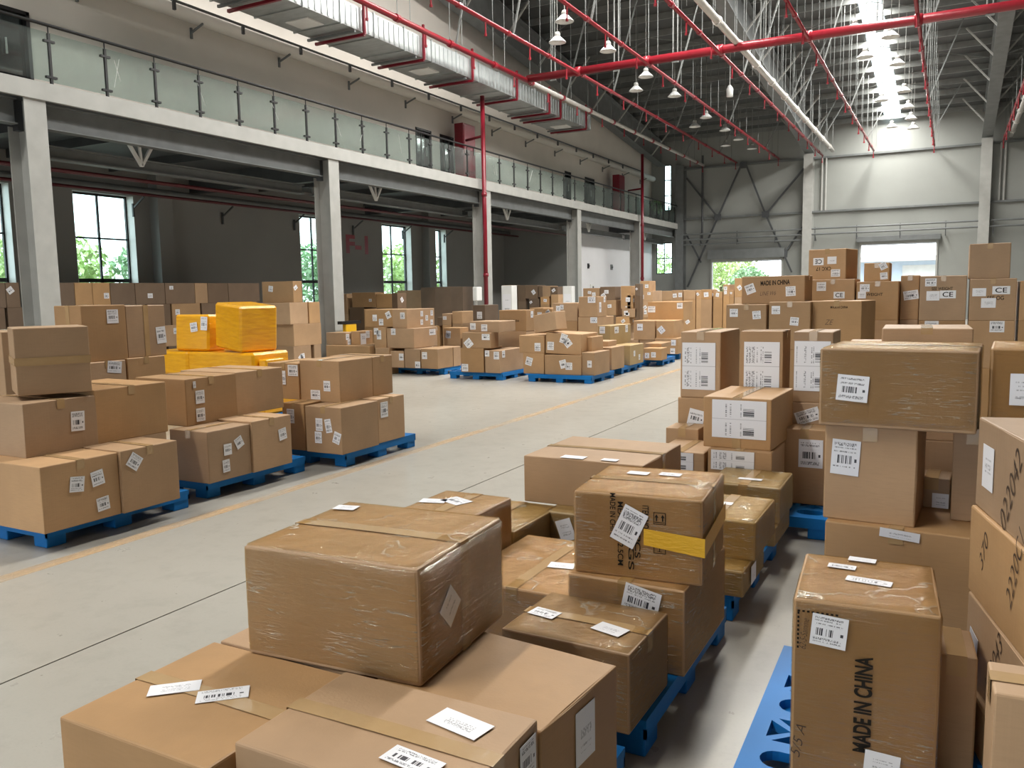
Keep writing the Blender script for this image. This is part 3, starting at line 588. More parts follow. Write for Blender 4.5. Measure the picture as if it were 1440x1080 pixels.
BOXES = [
 {'p': (-5.822, 3.66, 0.15), 's': (0.75, 0.598, 0.468), 'l': 'large brown carton with three white labels, bottom tier at the left edge of the photo', 'g': 'cartons on the pallets by the yellow line', 'tape': 1, 'st': [('r', -0.039, 0.064, 0.11, 0.11, -8, 'a'), ('r', 0.123, 0.076, 0.1, 0.11, 8, 'a'), ('r', 0.153, -0.122, 0.1, 0.1, 5, 'a')]},
 {'p': (-5.771, 4.219, 0.15), 's': (0.7, 0.513, 0.475), 'l': 'brown carton with one tilted label, bottom tier behind the three-label carton at left', 'g': 'cartons on the pallets by the yellow line', 'tape': 1, 'st': [('r', -0.142, 0.14, 0.11, 0.11, -38, 'a')]},
 {'p': (-6.2, 3.81, 0.618), 's': (0.7, 0.578, 0.395), 'l': 'brown carton with a tall white label, middle tier at the left edge', 'g': 'cartons on the pallets by the yellow line', 'tape': 1, 'st': [('r', 0.124, 0.018, 0.11, 0.15, -3, 'a')]},
 {'p': (-6.225, 4.418, 0.625), 's': (0.75, 0.666, 0.427), 'l': 'brown carton with faint printed drawing, no label, middle tier at the left', 'g': 'cartons on the pallets by the yellow line', 'tape': 1},
 {'p': (-6.16, 3.95, 1.051), 's': (0.5, 0.498, 0.5), 'l': 'square taped carton sitting alone on top of the stack at the left edge', 'yaw': -27, 'g': 'cartons on the pallets by the yellow line'},
 {'p': (-7.81, 5.416, 0.62), 's': (0.62, 0.409, 0.51), 'l': 'pale pinkish carton with one label under the taped two-box row behind the left stack', 'g': 'cartons in the row behind the left pallets', 'tape': 1, 'st': [('r', 0.071, 0.191, 0.16, 0.12, -8, 'a')]},
 {'p': (-7.81, 5.87, 0.62), 's': (0.62, 0.469, 0.52), 'l': 'narrow yellowish carton below the right box of the row behind the left stack', 'g': 'cartons in the row behind the left pallets', 'tape': 1},
 {'p': (-7.81, 5.386, 0.0), 's': (0.62, 0.381, 0.62), 'l': 'mostly hidden carton at the bottom of the row behind the left stack', 'g': 'cartons in the row behind the left pallets', 'tape': 1},
 {'p': (-7.81, 5.84, 0.0), 's': (0.62, 0.444, 0.62), 'l': 'mostly hidden carton at floor level behind the second blue pallet', 'g': 'cartons in the row behind the left pallets', 'tape': 1},
 {'p': (-7.762, 5.444, 1.13), 's': (0.425, 0.495, 0.563), 'l': 'tan carton with central white label on the raised row behind the left stack', 'g': 'cartons in the row behind the left pallets', 'tape': 2, 'st': [('r', 0.095, 0.166, 0.13, 0.14, 0, 'a')]},
 {'p': (-7.86, 5.935, 1.14), 's': (0.62, 0.484, 0.542), 'l': 'tan taped carton with a label near its corner, beside the yellow wrapped bundle', 'g': 'cartons in the row behind the left pallets', 'tape': 2, 'st': [('r', 0.178, -0.053, 0.12, 0.18, 4, 'a')]},
 {'p': (-7.5, 4.507, 0.0), 's': (0.6, 0.6, 1.487), 'l': 'carton sliver peeking out at the photo left edge below the windows', 'g': 'cartons in the row behind the left pallets', 'tape': 1},
 {'p': (-5.831, 5.178, 0.15), 's': (0.468, 0.493, 0.454), 'l': 'brown carton with three small labels and an open flap, bottom tier of the second pallet', 'g': 'cartons on the pallets by the yellow line', 'tape': 1, 'st': [('r', -0.028, 0.04, 0.09, 0.1, 0, 'a'), ('r', 0.107, 0.08, 0.09, 0.1, 25, 'a'), ('r', -0.054, -0.102, 0.08, 0.11, 2, 'a')]},
 {'p': (-5.903, 5.680000000000001, 0.15), 's': (0.65, 0.503, 0.472), 'l': 'brown carton with one label, bottom tier of the second pallet, far side', 'g': 'cartons on the pallets by the yellow line', 'tape': 1, 'st': [('r', 0.132, 0.064, 0.1, 0.11, 8, 'a')]},
 {'p': (-6.33, 5.373, 0.604), 's': (0.659, 0.595, 0.425), 'l': 'wide brown carton with two labels one above the other, top of the second pallet', 'g': 'cartons on the pallets by the yellow line', 'tape': 1, 'st': [('r', -0.14, 0.04, 0.1, 0.12, 0, 'a'), ('r', -0.144, -0.122, 0.1, 0.12, 0, 'a'), ('r', -0.196, 0.157, 0.03, 0.06, 0, 'a')]},
 {'p': (-6.375, 5.978, 0.622), 's': (0.75, 0.629, 0.415), 'l': 'plain brown carton without labels, top of the second pallet, far side', 'g': 'cartons on the pallets by the yellow line', 'tape': 1},
 {'p': (-5.602, 6.721, 0.15), 's': (0.472, 0.601, 0.478), 'l': 'brown carton with four labels in a cluster, bottom tier of the third pallet', 'g': 'cartons on the pallets by the yellow line', 'tape': 1, 'st': [('f', -0.052, 0.056, 0.09, 0.13, 0, 'a'), ('f', 0.068, 0.048, 0.08, 0.14, 10, 'a'), ('f', -0.069, -0.078, 0.09, 0.12, 0, 'a'), ('f', 0.172, -0.069, 0.09, 0.12, -18, 'a')]},
 {'p': (-5.711, 7.325, 0.15), 's': (0.6, 0.488, 0.481), 'l': 'narrow brown carton with one label at the far end of the third pallet', 'g': 'cartons on the pallets by the yellow line', 'tape': 1, 'st': [('r', -0.135, 0.118, 0.13, 0.17, 0, 'a')]},
 {'p': (-6.027, 6.751, 0.15), 's': (0.3, 0.6, 0.492), 'l': 'narrow carton with a tall label at the left end of the third pallet', 'g': 'cartons on the pallets by the yellow line', 'tape': 1, 'st': [('f', -0.035, 0.11, 0.1, 0.15, 0, 'a')]},
 {'p': (-5.891, 7.002, 0.628), 's': (0.542, 0.559, 0.441), 'l': 'brown carton with two labels on top of the third pallet beside the aisle', 'g': 'cartons on the pallets by the yellow line', 'tape': 1, 'st': [('f', -0.061, -0.145, 0.13, 0.1, 0, 'a'), ('f', 0.1, -0.047, 0.09, 0.11, 0, 'a')]},
 {'p': (-5.92, 7.466, 0.631), 's': (0.6, 0.371, 0.44), 'l': 'plain small carton on top of the third pallet at its far end', 'g': 'cartons on the pallets by the yellow line', 'tape': 1},
 {'p': (-6.382, 7.013, 0.642), 's': (0.445, 0.62, 0.392), 'l': 'carton with a square label on top of the third pallet at its left side', 'g': 'cartons on the pallets by the yellow line', 'tape': 1, 'st': [('f', 0.144, 0.118, 0.14, 0.12, 0, 'a'), ('f', 0.007, 0.036, 0.06, 0.15, 0, 'a')]},
 {'p': (-8.765, 8.677, 0.15), 's': (1.2, 1.0, 0.51), 'l': 'large yellow wrapped bundle hidden at the bottom of the yellow pile', 'k': 'yellow', 'n': 'wrapped_bundle', 'c': 'bundle', 'g': 'yellow wrapped bundles behind the second pallet'},
 {'p': (-9.885, 8.677, 0.0), 's': (0.8, 1.0, 0.66), 'l': 'yellow wrapped bundle hidden at the far left bottom of the yellow pile', 'k': 'yellow', 'n': 'wrapped_bundle', 'c': 'bundle', 'g': 'yellow wrapped bundles behind the second pallet'},
 {'p': (-8.948, 8.527, 0.66), 's': (1.267, 0.7, 0.332), 'l': 'flat yellow wrapped bundle lying under the two upright yellow ones', 'k': 'yellow', 'n': 'wrapped_bundle', 'c': 'bundle', 'g': 'yellow wrapped bundles behind the second pallet'},
 {'p': (-9.964, 8.447, 0.66), 's': (0.804, 0.6, 0.332), 'l': 'flat yellow wrapped bundle at the left of the yellow pile, beside the tan row', 'k': 'yellow', 'n': 'wrapped_bundle', 'c': 'bundle', 'g': 'yellow wrapped bundles behind the second pallet'},
 {'p': (-8.235, 8.437, 0.66), 's': (0.14, 0.35, 0.242), 'l': 'small corner of yellow wrapped bundle beside the tan carton with square label', 'k': 'yellow', 'n': 'wrapped_bundle', 'c': 'bundle', 'g': 'yellow wrapped bundles behind the second pallet'},
 {'p': (-9.566, 8.415, 0.992), 's': (0.625, 0.36, 0.517), 'l': 'yellow wrapped carton with two white labels, left one of the raised yellow pair', 'yaw': 4, 'tilt': (-3, 0), 'k': 'yellow', 'n': 'wrapped_bundle', 'c': 'bundle', 'g': 'yellow wrapped bundles behind the second pallet', 'st': [('f', 0.058, 0.078, 0.13, 0.13, 8, 'a'), ('f', 0.248, 0.129, 0.12, 0.19, -3, 'a')]},
 {'p': (-8.784, 8.524, 1.024), 's': (0.698, 0.573, 0.633), 'l': 'big yellow wrapped carton without labels, right one of the raised yellow pair', 'yaw': -15, 'tilt': (0, 5), 'k': 'yellow', 'n': 'wrapped_bundle', 'c': 'bundle', 'g': 'yellow wrapped bundles behind the second pallet'},
 {'p': (-1.223, 2.169, 0.15), 's': (0.6, 0.477, 0.41), 'l': 'large peach-brown carton with one side label, right of the big wrapped box in the foreground', 'yaw': -5, 'g': 'cartons in the near foreground pile', 'st': [('r', 0.014, 0.083, 0.12, 0.17, 0, 'p')]},
 {'p': (-1.905, 2.265, 0.15), 's': (0.62, 0.62, 0.408), 'l': 'carton just behind the bottom-left carton, only a corner of its flap showing', 'g': 'cartons in the near foreground pile'},
 {'p': (-1.733, 2.248, 0.56), 's': (0.668, 0.601, 0.374), 'l': 'big film-wrapped carton with a diamond label, topmost of the foreground pile', 'yaw': 4, 'g': 'cartons in the near foreground pile', 'film': 2, 'tape': 2, 'st': [('r', -0.116, 0.006, 0.1, 0.1, 42, 'p'), ('t', -0.278, 0.202, 0.09, 0.06, 8, 'p')]},
 {'p': (-1.278, 1.672, 0.15), 's': (0.66, 0.455, 0.45), 'l': 'carton at the bottom centre of the photo with two labels on its taped top', 'g': 'cartons in the near foreground pile', 'tape': 2, 'st': [('t', 0.157, 0.105, 0.17, 0.085, -10, 'p'), ('t', 0.144, -0.099, 0.16, 0.07, -6, 'a'), ('r', 0.157, 0.15, 0.09, 0.1, 0, 'a')]},
 {'p': (-1.925, 1.655, 0.15), 's': (0.6, 0.57, 0.41), 'l': 'wide carton at the bottom left with two slanted labels on its top', 'g': 'cartons in the near foreground pile', 'tape': 2, 'st': [('t', -0.13, -0.023, 0.15, 0.07, 42, 'p'), ('t', 0.036, 0.013, 0.15, 0.075, 42, 'a')]},
 {'p': (-1.23, 2.901, 0.15), 's': (0.526, 0.433, 0.306), 'l': 'film-wrapped carton with two labels on top, low beside the blue pallet edge', 'yaw': -1, 'g': 'cartons in the near foreground pile', 'film': 1, 'tape': 1, 'st': [('t', -0.175, -0.018, 0.12, 0.075, -8, 'a'), ('t', 0.122, -0.051, 0.13, 0.08, -14, 'p')]},
 {'p': (-1.184, 3.551, 0.15), 's': (0.523, 0.686, 0.37), 'l': 'film-wrapped carton under the carton with yellow tape, one label tucked below its rim', 'g': 'cartons in the near foreground pile', 'film': 1, 'tape': 1, 'st': [('f', 0.076, 0.114, 0.16, 0.12, -12, 'a')]},
 {'p': (-1.173, 3.537, 0.52), 's': (0.561, 0.55, 0.368), 'l': 'wrapped carton with a yellow tape band and vertical MADE IN CHINA print', 'yaw': 5, 'g': 'cartons in the near foreground pile', 'film': 2, 'tape': 2, 'st': [('f', -0.031, 0.046, 0.11, 0.165, -25, 'a'), ('t', -0.091, 0.118, 0.1, 0.06, -4, 'p'), ('t', 0.057, 0.136, 0.1, 0.06, -4, 'a')], 'pr': [('f', -0.103, 0.086, 0.2, 0.025, -90, 'text', 'MADE IN CHINA'), ('f', -0.069, 0.011, 0.28, 0.025, -90, 'text', 'MEAS 52X52.5CM'), ('f', -0.022, -0.063, 0.16, 0.025, -90, 'text', 'KGS'), ('f', 0.006, -0.038, 0.1, 0.025, -90, 'text', 'PCS'), ('f', 0.04, 0.093, 0.1, 0.028, -90, 'text', 'ITEM NO'), ('f', 0.1, 0.092, 0.052, 0.052, 0, 'up'), ('f', 0.101, -0.034, 0.052, 0.052, 0, 'fragile')]},
 {'p': (-1.793, 4.713, 0.15), 's': (0.614, 0.75, 0.3), 'l': 'olive carton under the bare-front carton behind the yellow-taped one', 'k': 'olive', 'g': 'cartons in the near foreground pile', 'film': 1, 'tape': 1, 'st': [('f', -0.171, 0.05, 0.1, 0.13, 20, 'p')]},
 {'p': (-1.929, 4.869, 0.45), 's': (0.779, 0.75, 0.291), 'l': 'brown carton behind the yellow-taped carton, top labels and bare front', 'g': 'cartons in the near foreground pile', 'tape': 2, 'st': [('t', -0.071, -0.327, 0.15, 0.08, 0, 'p'), ('t', 0.162, -0.32, 0.1, 0.06, 0, 'p')]},
 {'p': (-2.264, 3.597, 0.15), 's': (0.413, 0.473, 0.5), 'l': 'olive wrapped carton with two labels on top, peeking up behind the big foreground box', 'g': 'cartons in the near foreground pile', 'film': 1, 'tape': 1, 'st': [('t', -0.132, -0.009, 0.14, 0.08, 15, 'p'), ('t', -0.018, 0.039, 0.15, 0.11, -22, 'a')]},
 {'p': (-2.319, 4.177, 0.15), 's': (0.5, 0.595, 0.298), 'l': 'low olive film-wrapped carton with a side label, between two foreground cartons', 'k': 'olive', 'g': 'cartons in the near foreground pile', 'film': 1, 'tape': 1, 'st': [('r', -0.198, 0.004, 0.1, 0.13, 0, 'p')]},
 {'p': (-1.74, 3.62, 0.15), 's': (0.62, 0.78, 0.25), 'l': 'flat wrapped carton lying low behind the carton with two top labels', 'g': 'cartons in the near foreground pile', 'film': 1, 'tape': 1, 'st': [('t', 0.088, -0.027, 0.13, 0.08, 10, 'p')]},
 {'p': (-1.109, 4.464, 0.15), 's': (0.42, 0.528, 0.141), 'l': 'small wrapped carton at the bottom of the narrow wrapped stack', 'k': 'olive', 'g': 'film-wrapped cartons on the narrow middle pallet', 'film': 2, 'tape': 1, 'st': [('r', -0.043, 0.001, 0.12, 0.1, 0, 'p')]},
 {'p': (-1.109, 4.671, 0.291), 's': (0.46, 0.555, 0.216), 'l': 'crumpled film-wrapped carton in the middle of the narrow wrapped stack', 'k': 'olive', 'g': 'film-wrapped cartons on the narrow middle pallet', 'film': 2, 'tape': 1, 'st': [('t', -0.016, 0.036, 0.1, 0.06, 0, 'p')]},
 {'p': (-1.161, 5.397, 0.15), 's': (0.5, 0.502, 0.127), 'l': 'wrapped carton low behind the crumpled wrapped one', 'k': 'olive', 'g': 'film-wrapped cartons on the narrow middle pallet', 'film': 2, 'tape': 1},
 {'p': (-1.131, 5.467, 0.277), 's': (0.46, 0.483, 0.231), 'l': 'green-brown film-wrapped carton topmost of the narrow wrapped stack', 'k': 'olive', 'g': 'film-wrapped cartons on the narrow middle pallet', 'film': 2, 'tape': 1, 'st': [('t', 0.014, -0.084, 0.15, 0.05, 0, 'p')]},
 {'p': (-0.214, 2.872, 0.15), 's': (0.415, 0.48, 0.63), 'l': 'tall carton with bold vertical MADE IN CHINA lettering at bottom right', 'yaw': 4, 'g': 'cartons at the right edge', 'film': 1, 'st': [('f', -0.101, 0.225, 0.105, 0.1, -5, 'a'), ('t', 0.007, -0.011, 0.14, 0.05, -9, 'a'), ('t', -0.08, 0.113, 0.09, 0.045, -6, 'a'), ('t', -0.017, 0.213, 0.09, 0.045, -6, 'p'), ('f', 0.06, -0.173, 0.1, 0.07, -4, 'p')], 'pr': [('f', 0.001, 0.006, 0.31, 0.052, 90, 'text', 'MADE IN CHINA'), ('f', -0.185, -0.15, 0.11, 0.03, 80, 'hand', '5/5 A'), ('f', -0.174, 0.207, 0.1, 0.02, 85, 'hand', '62-5-Samme'), ('f', -0.132, 0.22, 0.125, 0.125, 0, 'dash')]},
 {'p': (0.05, 3.06, 0.15), 's': (0.12, 0.24, 0.4), 'l': 'dark carton mostly hidden directly behind the tall MADE IN CHINA carton', 'yaw': 4, 'g': 'cartons at the right edge', 'tape': 1},
 {'p': (0.425, 3.075, 0.96), 's': (0.5, 0.7, 0.32), 'l': 'carton with a label and handwritten digits high at the right edge', 'yaw': 13, 'g': 'cartons at the right edge', 'tape': 1, 'st': [('l', -0.206, 0.004, 0.12, 0.15, 0, 'p')], 'pr': [('l', 0.032, -0.019, 0.3, 0.07, 62, 'hand', '022042')]},
 {'p': (0.415, 3.059, 0.645), 's': (0.5, 0.72, 0.315), 'l': 'taped carton with scrawled digits below the topmost right-edge carton', 'yaw': 13, 'g': 'cartons at the right edge', 'tape': 2, 'pr': [('l', 0.138, 0.083, 0.28, 0.06, 70, 'hand', '2220C1'), ('l', -0.182, 0.039, 0.14, 0.05, 65, 'hand', '370')]},
 {'p': (0.418, 3.027, 0.34), 's': (0.5, 0.74, 0.305), 'l': 'carton with a tilted label and digits written up its side, lower right edge', 'yaw': 13, 'g': 'cartons at the right edge', 'tape': 1, 'st': [('l', -0.266, -0.037, 0.1, 0.15, -8, 'p')], 'pr': [('l', -0.035, 0.022, 0.26, 0.06, 62, 'hand', '122043')]},
 {'p': (0.404, 3.005, 0.15), 's': (0.5, 0.74, 0.19), 'l': 'grey-brown taped carton under the carton with the tilted label at lower right', 'yaw': 13, 'g': 'cartons at the right edge', 'tape': 2},
 {'p': (0.324, 2.365, 0.0), 's': (0.4, 0.2, 0.75), 'l': 'carton corner nearest the camera at the bottom right corner of the photo', 'yaw': 2, 'g': 'cartons at the right edge', 'tape': 1},
 {'p': (-0.162, 4.175, 0.15), 's': (0.588, 0.6, 0.546), 'l': 'wide carton at the bottom of the big right-hand stack, label lying on its top', 'yaw': -3, 'g': 'big cartons stacked right of the aisle', 'tape': 1, 'st': [('f', 0.015, 0.249, 0.16, 0.04, -4, 'p')]},
 {'p': (-0.285, 4.155, 0.696), 's': (0.381, 0.45, 0.437), 'l': 'tall carton with one label standing under the widest upper carton', 'yaw': -3, 'g': 'big cartons stacked right of the aisle', 'tape': 1, 'st': [('f', -0.1, 0.071, 0.12, 0.16, -3, 'a')]},
 {'p': (0.121, 4.299, 0.696), 's': (0.167, 0.35, 0.419), 'l': 'narrow carton in the shade at the right below the widest upper carton', 'yaw': -3, 'g': 'big cartons stacked right of the aisle', 'tape': 1},
 {'p': (-0.047, 4.424, 0.696), 's': (0.16, 0.2, 0.144), 'l': 'tiny carton with a label deep in the dark gap of the big stack', 'yaw': -3, 'g': 'big cartons stacked right of the aisle', 'tape': 1, 'st': [('f', 0.04, -0.033, 0.07, 0.07, 0, 'p')]},
 {'p': (-0.185, 4.151, 1.133), 's': (0.618, 0.55, 0.346), 'l': 'widest wrapped carton with one barcode label, on top of the tall carton', 'yaw': -3, 'g': 'big cartons stacked right of the aisle', 'film': 1, 'tape': 2, 'st': [('f', -0.171, -0.0, 0.13, 0.115, -4, 'a')]},
 {'p': (0.324, 4.158, 1.1), 's': (0.318, 0.5, 0.389), 'l': 'wrapped carton cut off by the right edge beside the widest wrapped carton', 'yaw': -3, 'g': 'big cartons stacked right of the aisle', 'film': 1, 'tape': 1, 'st': [('f', -0.047, 0.028, 0.08, 0.13, 0, 'p')]},
 {'p': (0.355, 4.207, 0.6), 's': (0.295, 0.5, 0.5), 'l': 'carton beneath the wrapped one cut off by the right edge', 'yaw': -3, 'g': 'big cartons stacked right of the aisle', 'tape': 1},
 {'p': (0.365, 4.207, 0.15), 's': (0.275, 0.5, 0.45), 'l': 'bottom carton of the stack cut off by the right edge', 'yaw': -3, 'g': 'big cartons stacked right of the aisle', 'tape': 1},
 {'p': (-0.125, 5.442, 1.42), 's': (0.46, 0.5, 0.09), 'l': 'flat carton lying behind the top of the widest wrapped carton', 'yaw': 2, 'g': 'big cartons stacked right of the aisle', 'tape': 1},
 {'p': (-0.21, 5.188, 0.95), 's': (0.647, 0.9, 0.47), 'l': 'big carton whose striped top shows behind the widest wrapped carton', 'yaw': 2, 'g': 'big cartons stacked right of the aisle', 'tape': 1},
 {'p': (-0.193, 5.188, 0.15), 's': (0.65, 0.9, 0.8), 'l': 'hidden carton supporting the striped-top carton behind the big stack', 'yaw': 2, 'g': 'big cartons stacked right of the aisle', 'tape': 1},
 {'p': (-0.92, 6.548, 0.15), 's': (0.308, 0.5, 0.561), 'l': 'dark brown carton with a square barcode label, at the foot of the white-sheet stack', 'g': 'cartons with large white sheets beside the aisle', 'tape': 1, 'st': [('f', 0.046, 0.104, 0.17, 0.21, 0, 'a')]},
 {'p': (-1.71, 6.798, 0.15), 's': (0.479, 0.5, 0.727), 'l': 'carton under the left upright white-sheet carton, label partly covered', 'g': 'cartons with large white sheets beside the aisle', 'tape': 1, 'st': [('f', -0.087, 0.203, 0.13, 0.13, -12, 'a')]},
 {'p': (-1.126, 6.798, 0.711), 's': (0.649, 0.5, 0.165), 'l': 'flat carton with a tilted label, below the middle upright white-sheet cartons', 'g': 'cartons with large white sheets beside the aisle', 'tape': 1, 'st': [('f', 0.19, -0.017, 0.18, 0.1, 20, 'a')]},
 {'p': (-1.772, 6.9, 0.877), 's': (0.327, 0.665, 0.532), 'l': 'upright carton with a large white sheet, leftmost of the three beside the aisle', 'g': 'cartons with large white sheets beside the aisle', 'tape': 1, 'st': [('f', -0.013, -0.01, 0.27, 0.38, 0, 'd')]},
 {'p': (-1.292, 6.729, 0.876), 's': (0.324, 0.322, 0.543), 'l': 'upright carton with a large white sheet, middle of the three', 'g': 'cartons with large white sheets beside the aisle', 'tape': 1, 'st': [('f', 0.002, -0.002, 0.27, 0.38, 0, 'd')]},
 {'p': (-0.912, 6.793, 0.876), 's': (0.287, 0.45, 0.54), 'l': 'upright carton with a large white sheet, right one partly behind the widest carton', 'g': 'cartons with large white sheets beside the aisle', 'tape': 1, 'st': [('f', -0.004, 0.01, 0.26, 0.38, 0, 'd')]},
 {'p': (-1.696, 5.998, 0.15), 's': (0.359, 0.5, 0.435), 'l': 'low carton with a white sheet on its front, left of a pair', 'g': 'cartons with large white sheets beside the aisle', 'tape': 1, 'st': [('f', -0.02, 0.148, 0.24, 0.13, 0, 'd')]},
 {'p': (-1.27, 5.998, 0.15), 's': (0.444, 0.5, 0.476), 'l': 'low carton with a white sheet on its front, right of a pair', 'g': 'cartons with large white sheets beside the aisle', 'tape': 1, 'st': [('f', -0.048, 0.162, 0.3, 0.14, 0, 'd'), ('t', -0.134, -0.143, 0.1, 0.05, 0, 'p')]},
 {'p': (-1.293, 6.166, 0.626), 's': (0.477, 0.72, 0.362), 'l': 'carton with two joined white sheets on its front, set on the low pair', 'yaw': -2, 'g': 'cartons with large white sheets beside the aisle', 'tape': 2, 'st': [('f', 0.016, 0.029, 0.38, 0.27, 0, 'd')]},
 {'p': (-1.827, 6.388, 0.15), 's': (0.261, 0.28, 0.52), 'l': 'carton behind the low left white-sheet carton', 'g': 'cartons with large white sheets beside the aisle', 'tape': 1},
 {'p': (-2.261, 10.75, 1.0), 's': (0.496, 0.5, 0.552), 'l': 'carton with two labels, leftmost in the row under the MADE IN CHINA carton', 'g': 'cartons of the tall back right row', 'tape': 1, 'st': [('f', -0.152, 0.172, 0.1, 0.1, 0, 'a'), ('f', 0.129, 0.145, 0.1, 0.1, 5, 'a')]},
 {'p': (-1.74, 10.75, 1.0), 's': (0.488, 0.5, 0.581), 'l': 'carton with a torn flap and two labels, second in the row under MADE IN CHINA', 'g': 'cartons of the tall back right row', 'tape': 1, 'st': [('f', -0.162, 0.191, 0.1, 0.1, 0, 'a'), ('f', 0.058, 0.052, 0.1, 0.1, -5, 'a')]},
 {'p': (-1.16, 10.846, 1.0), 's': (0.581, 0.6, 0.584), 'l': 'carton with faint printed lettering beside the torn-flap carton', 'yaw': -10, 'g': 'cartons of the tall back right row', 'tape': 1, 'pr': [('f', 0.032, 0.218, 0.2, 0.03, 0, 'text', 'MADE IN CHINA'), ('f', -0.08, 0.039, 0.1, 0.06, 0, 'hand', 'ZE')]},
 {'p': (-2.254, 10.75, 0.0), 's': (0.492, 0.5, 1.0), 'l': 'hidden lower carton beneath the row under the MADE IN CHINA carton, leftmost', 'g': 'hidden lower cartons at the back right'},
 {'p': (-1.73, 10.75, 0.0), 's': (0.481, 0.5, 1.0), 'l': 'hidden lower carton beneath the row under the MADE IN CHINA carton, middle', 'g': 'hidden lower cartons at the back right'},
 {'p': (-1.192, 10.75, 0.0), 's': (0.549, 0.5, 1.0), 'l': 'hidden lower carton beneath the row under the MADE IN CHINA carton, rightmost', 'g': 'hidden lower cartons at the back right'},
 {'p': (-1.982, 10.995, 1.552), 's': (0.781, 0.45, 0.349), 'l': 'wide carton printed MADE IN CHINA across its front, at the back right', 'yaw': -3, 'g': 'cartons of the tall back right row', 'tape': 1, 'st': [('f', -0.282, 0.016, 0.12, 0.12, 20, 'a'), ('f', 0.22, -0.019, 0.12, 0.12, 3, 'a')], 'pr': [('f', 0.028, 0.091, 0.36, 0.06, 2, 'text', 'MADE IN CHINA'), ('f', -0.058, -0.041, 0.2, 0.05, 2, 'hand', 'LINE W6')]},
 {'p': (-1.433, 12.375, 1.3), 's': (0.558, 0.75, 0.555), 'l': 'carton with a cut-off CE mark, below the tall CE carton at the back right', 'g': 'cartons of the tall back right row', 'tape': 1, 'st': [('f', -0.145, 0.182, 0.12, 0.12, 0, 'a'), ('f', 0.085, 0.063, 0.14, 0.09, 0, 'ce')]},
 {'p': (-1.477, 12.374, 1.855), 's': (0.502, 0.55, 0.412), 'l': 'carton with an upside-down CE mark, tallest of the back right row', 'yaw': -10, 'g': 'cartons of the tall back right row', 'tape': 1, 'st': [('f', -0.116, 0.04, 0.14, 0.1, 180, 'ce'), ('f', 0.065, 0.052, 0.12, 0.1, 0, 'p'), ('f', 0.117, -0.122, 0.12, 0.1, 0, 'a')], 'pr': [('f', -0.046, -0.06, 0.2, 0.05, 180, 'text', 'CKC 17')]},
 {'p': (-0.874, 12.375, 1.3), 's': (0.515, 0.75, 0.515), 'l': 'carton with two labels and stencilled words, under the small carton at the door', 'g': 'cartons of the tall back right row', 'tape': 1, 'st': [('f', -0.156, 0.173, 0.12, 0.1, 0, 'a'), ('f', -0.189, 0.079, 0.1, 0.09, 0, 'p')], 'pr': [('f', -0.032, 0.086, 0.2, 0.04, 0, 'text', 'WEIGHT')]},
 {'p': (-0.894, 12.287, 1.815), 's': (0.312, 0.454, 0.245), 'l': 'small carton with two labels standing in front of the bright right doorway', 'g': 'cartons of the tall back right row', 'tape': 1, 'st': [('f', 0.077, 0.079, 0.09, 0.09, 25, 'a'), ('f', 0.089, -0.052, 0.09, 0.09, 5, 'a')]},
 {'p': (-0.496, 12.5, 1.3), 's': (0.224, 0.5, 0.586), 'l': 'carton with one barcode label between two CE cartons', 'g': 'cartons of the tall back right row', 'tape': 1, 'st': [('f', 0.016, 0.033, 0.18, 0.12, 8, 'a')]},
 {'p': (-0.101, 12.275, 1.3), 's': (0.531, 0.75, 0.569), 'l': 'carton with an upright CE mark and blue-white label, back right row', 'g': 'cartons of the tall back right row', 'tape': 1, 'st': [('f', -0.141, 0.204, 0.13, 0.1, 0, 'a'), ('f', -0.111, 0.032, 0.15, 0.12, 0, 'p'), ('f', 0.057, 0.048, 0.18, 0.1, 0, 'ce')], 'pr': [('f', -0.009, 0.121, 0.24, 0.04, 0, 'text', 'SEE WEIGHT')]},
 {'p': (0.449, 12.2, 1.3), 's': (0.505, 0.6, 0.521), 'l': 'carton with a CE mark and two labels at the right edge, back row', 'g': 'cartons of the tall back right row', 'tape': 1, 'st': [('f', -0.147, 0.094, 0.15, 0.1, 0, 'p'), ('f', 0.089, 0.116, 0.19, 0.1, 0, 'ce'), ('f', -0.042, -0.04, 0.16, 0.12, 0, 'p')], 'pr': [('f', 0.032, 0.021, 0.18, 0.05, 0, 'text', 'SEE OG')]},
 {'p': (0.402, 12.25, 1.821), 's': (0.447, 0.6, 0.436), 'l': 'plain tan carton on top of the CE carton at the right edge', 'g': 'cartons of the tall back right row', 'tape': 1},
 {'p': (0.94, 12.275, 1.3), 's': (0.402, 0.75, 0.486), 'l': 'carton sliver at the far right edge beside the CE carton', 'g': 'cartons of the tall back right row', 'tape': 1},
 {'p': (-1.433, 12.375, 0.7), 's': (0.558, 0.75, 0.6), 'l': 'shaded carton in the tier under the CE cartons, leftmost', 'g': 'shaded lower cartons of the back right row'},
 {'p': (-1.433, 12.375, 0.0), 's': (0.558, 0.75, 0.7), 'l': 'hidden bottom tier carton under the CE cartons, leftmost', 'g': 'shaded lower cartons of the back right row'},
 {'p': (-0.874, 12.375, 0.7), 's': (0.515, 0.75, 0.6), 'l': 'shaded carton in the tier under the CE cartons, second from the left', 'g': 'shaded lower cartons of the back right row'},
 {'p': (-0.874, 12.375, 0.0), 's': (0.515, 0.75, 0.7), 'l': 'hidden bottom tier carton under the CE cartons, second from the left', 'g': 'shaded lower cartons of the back right row'},
 {'p': (-0.496, 12.5, 0.7), 's': (0.224, 0.5, 0.6), 'l': 'shaded carton in the tier under the CE cartons, third from the left', 'g': 'shaded lower cartons of the back right row'},
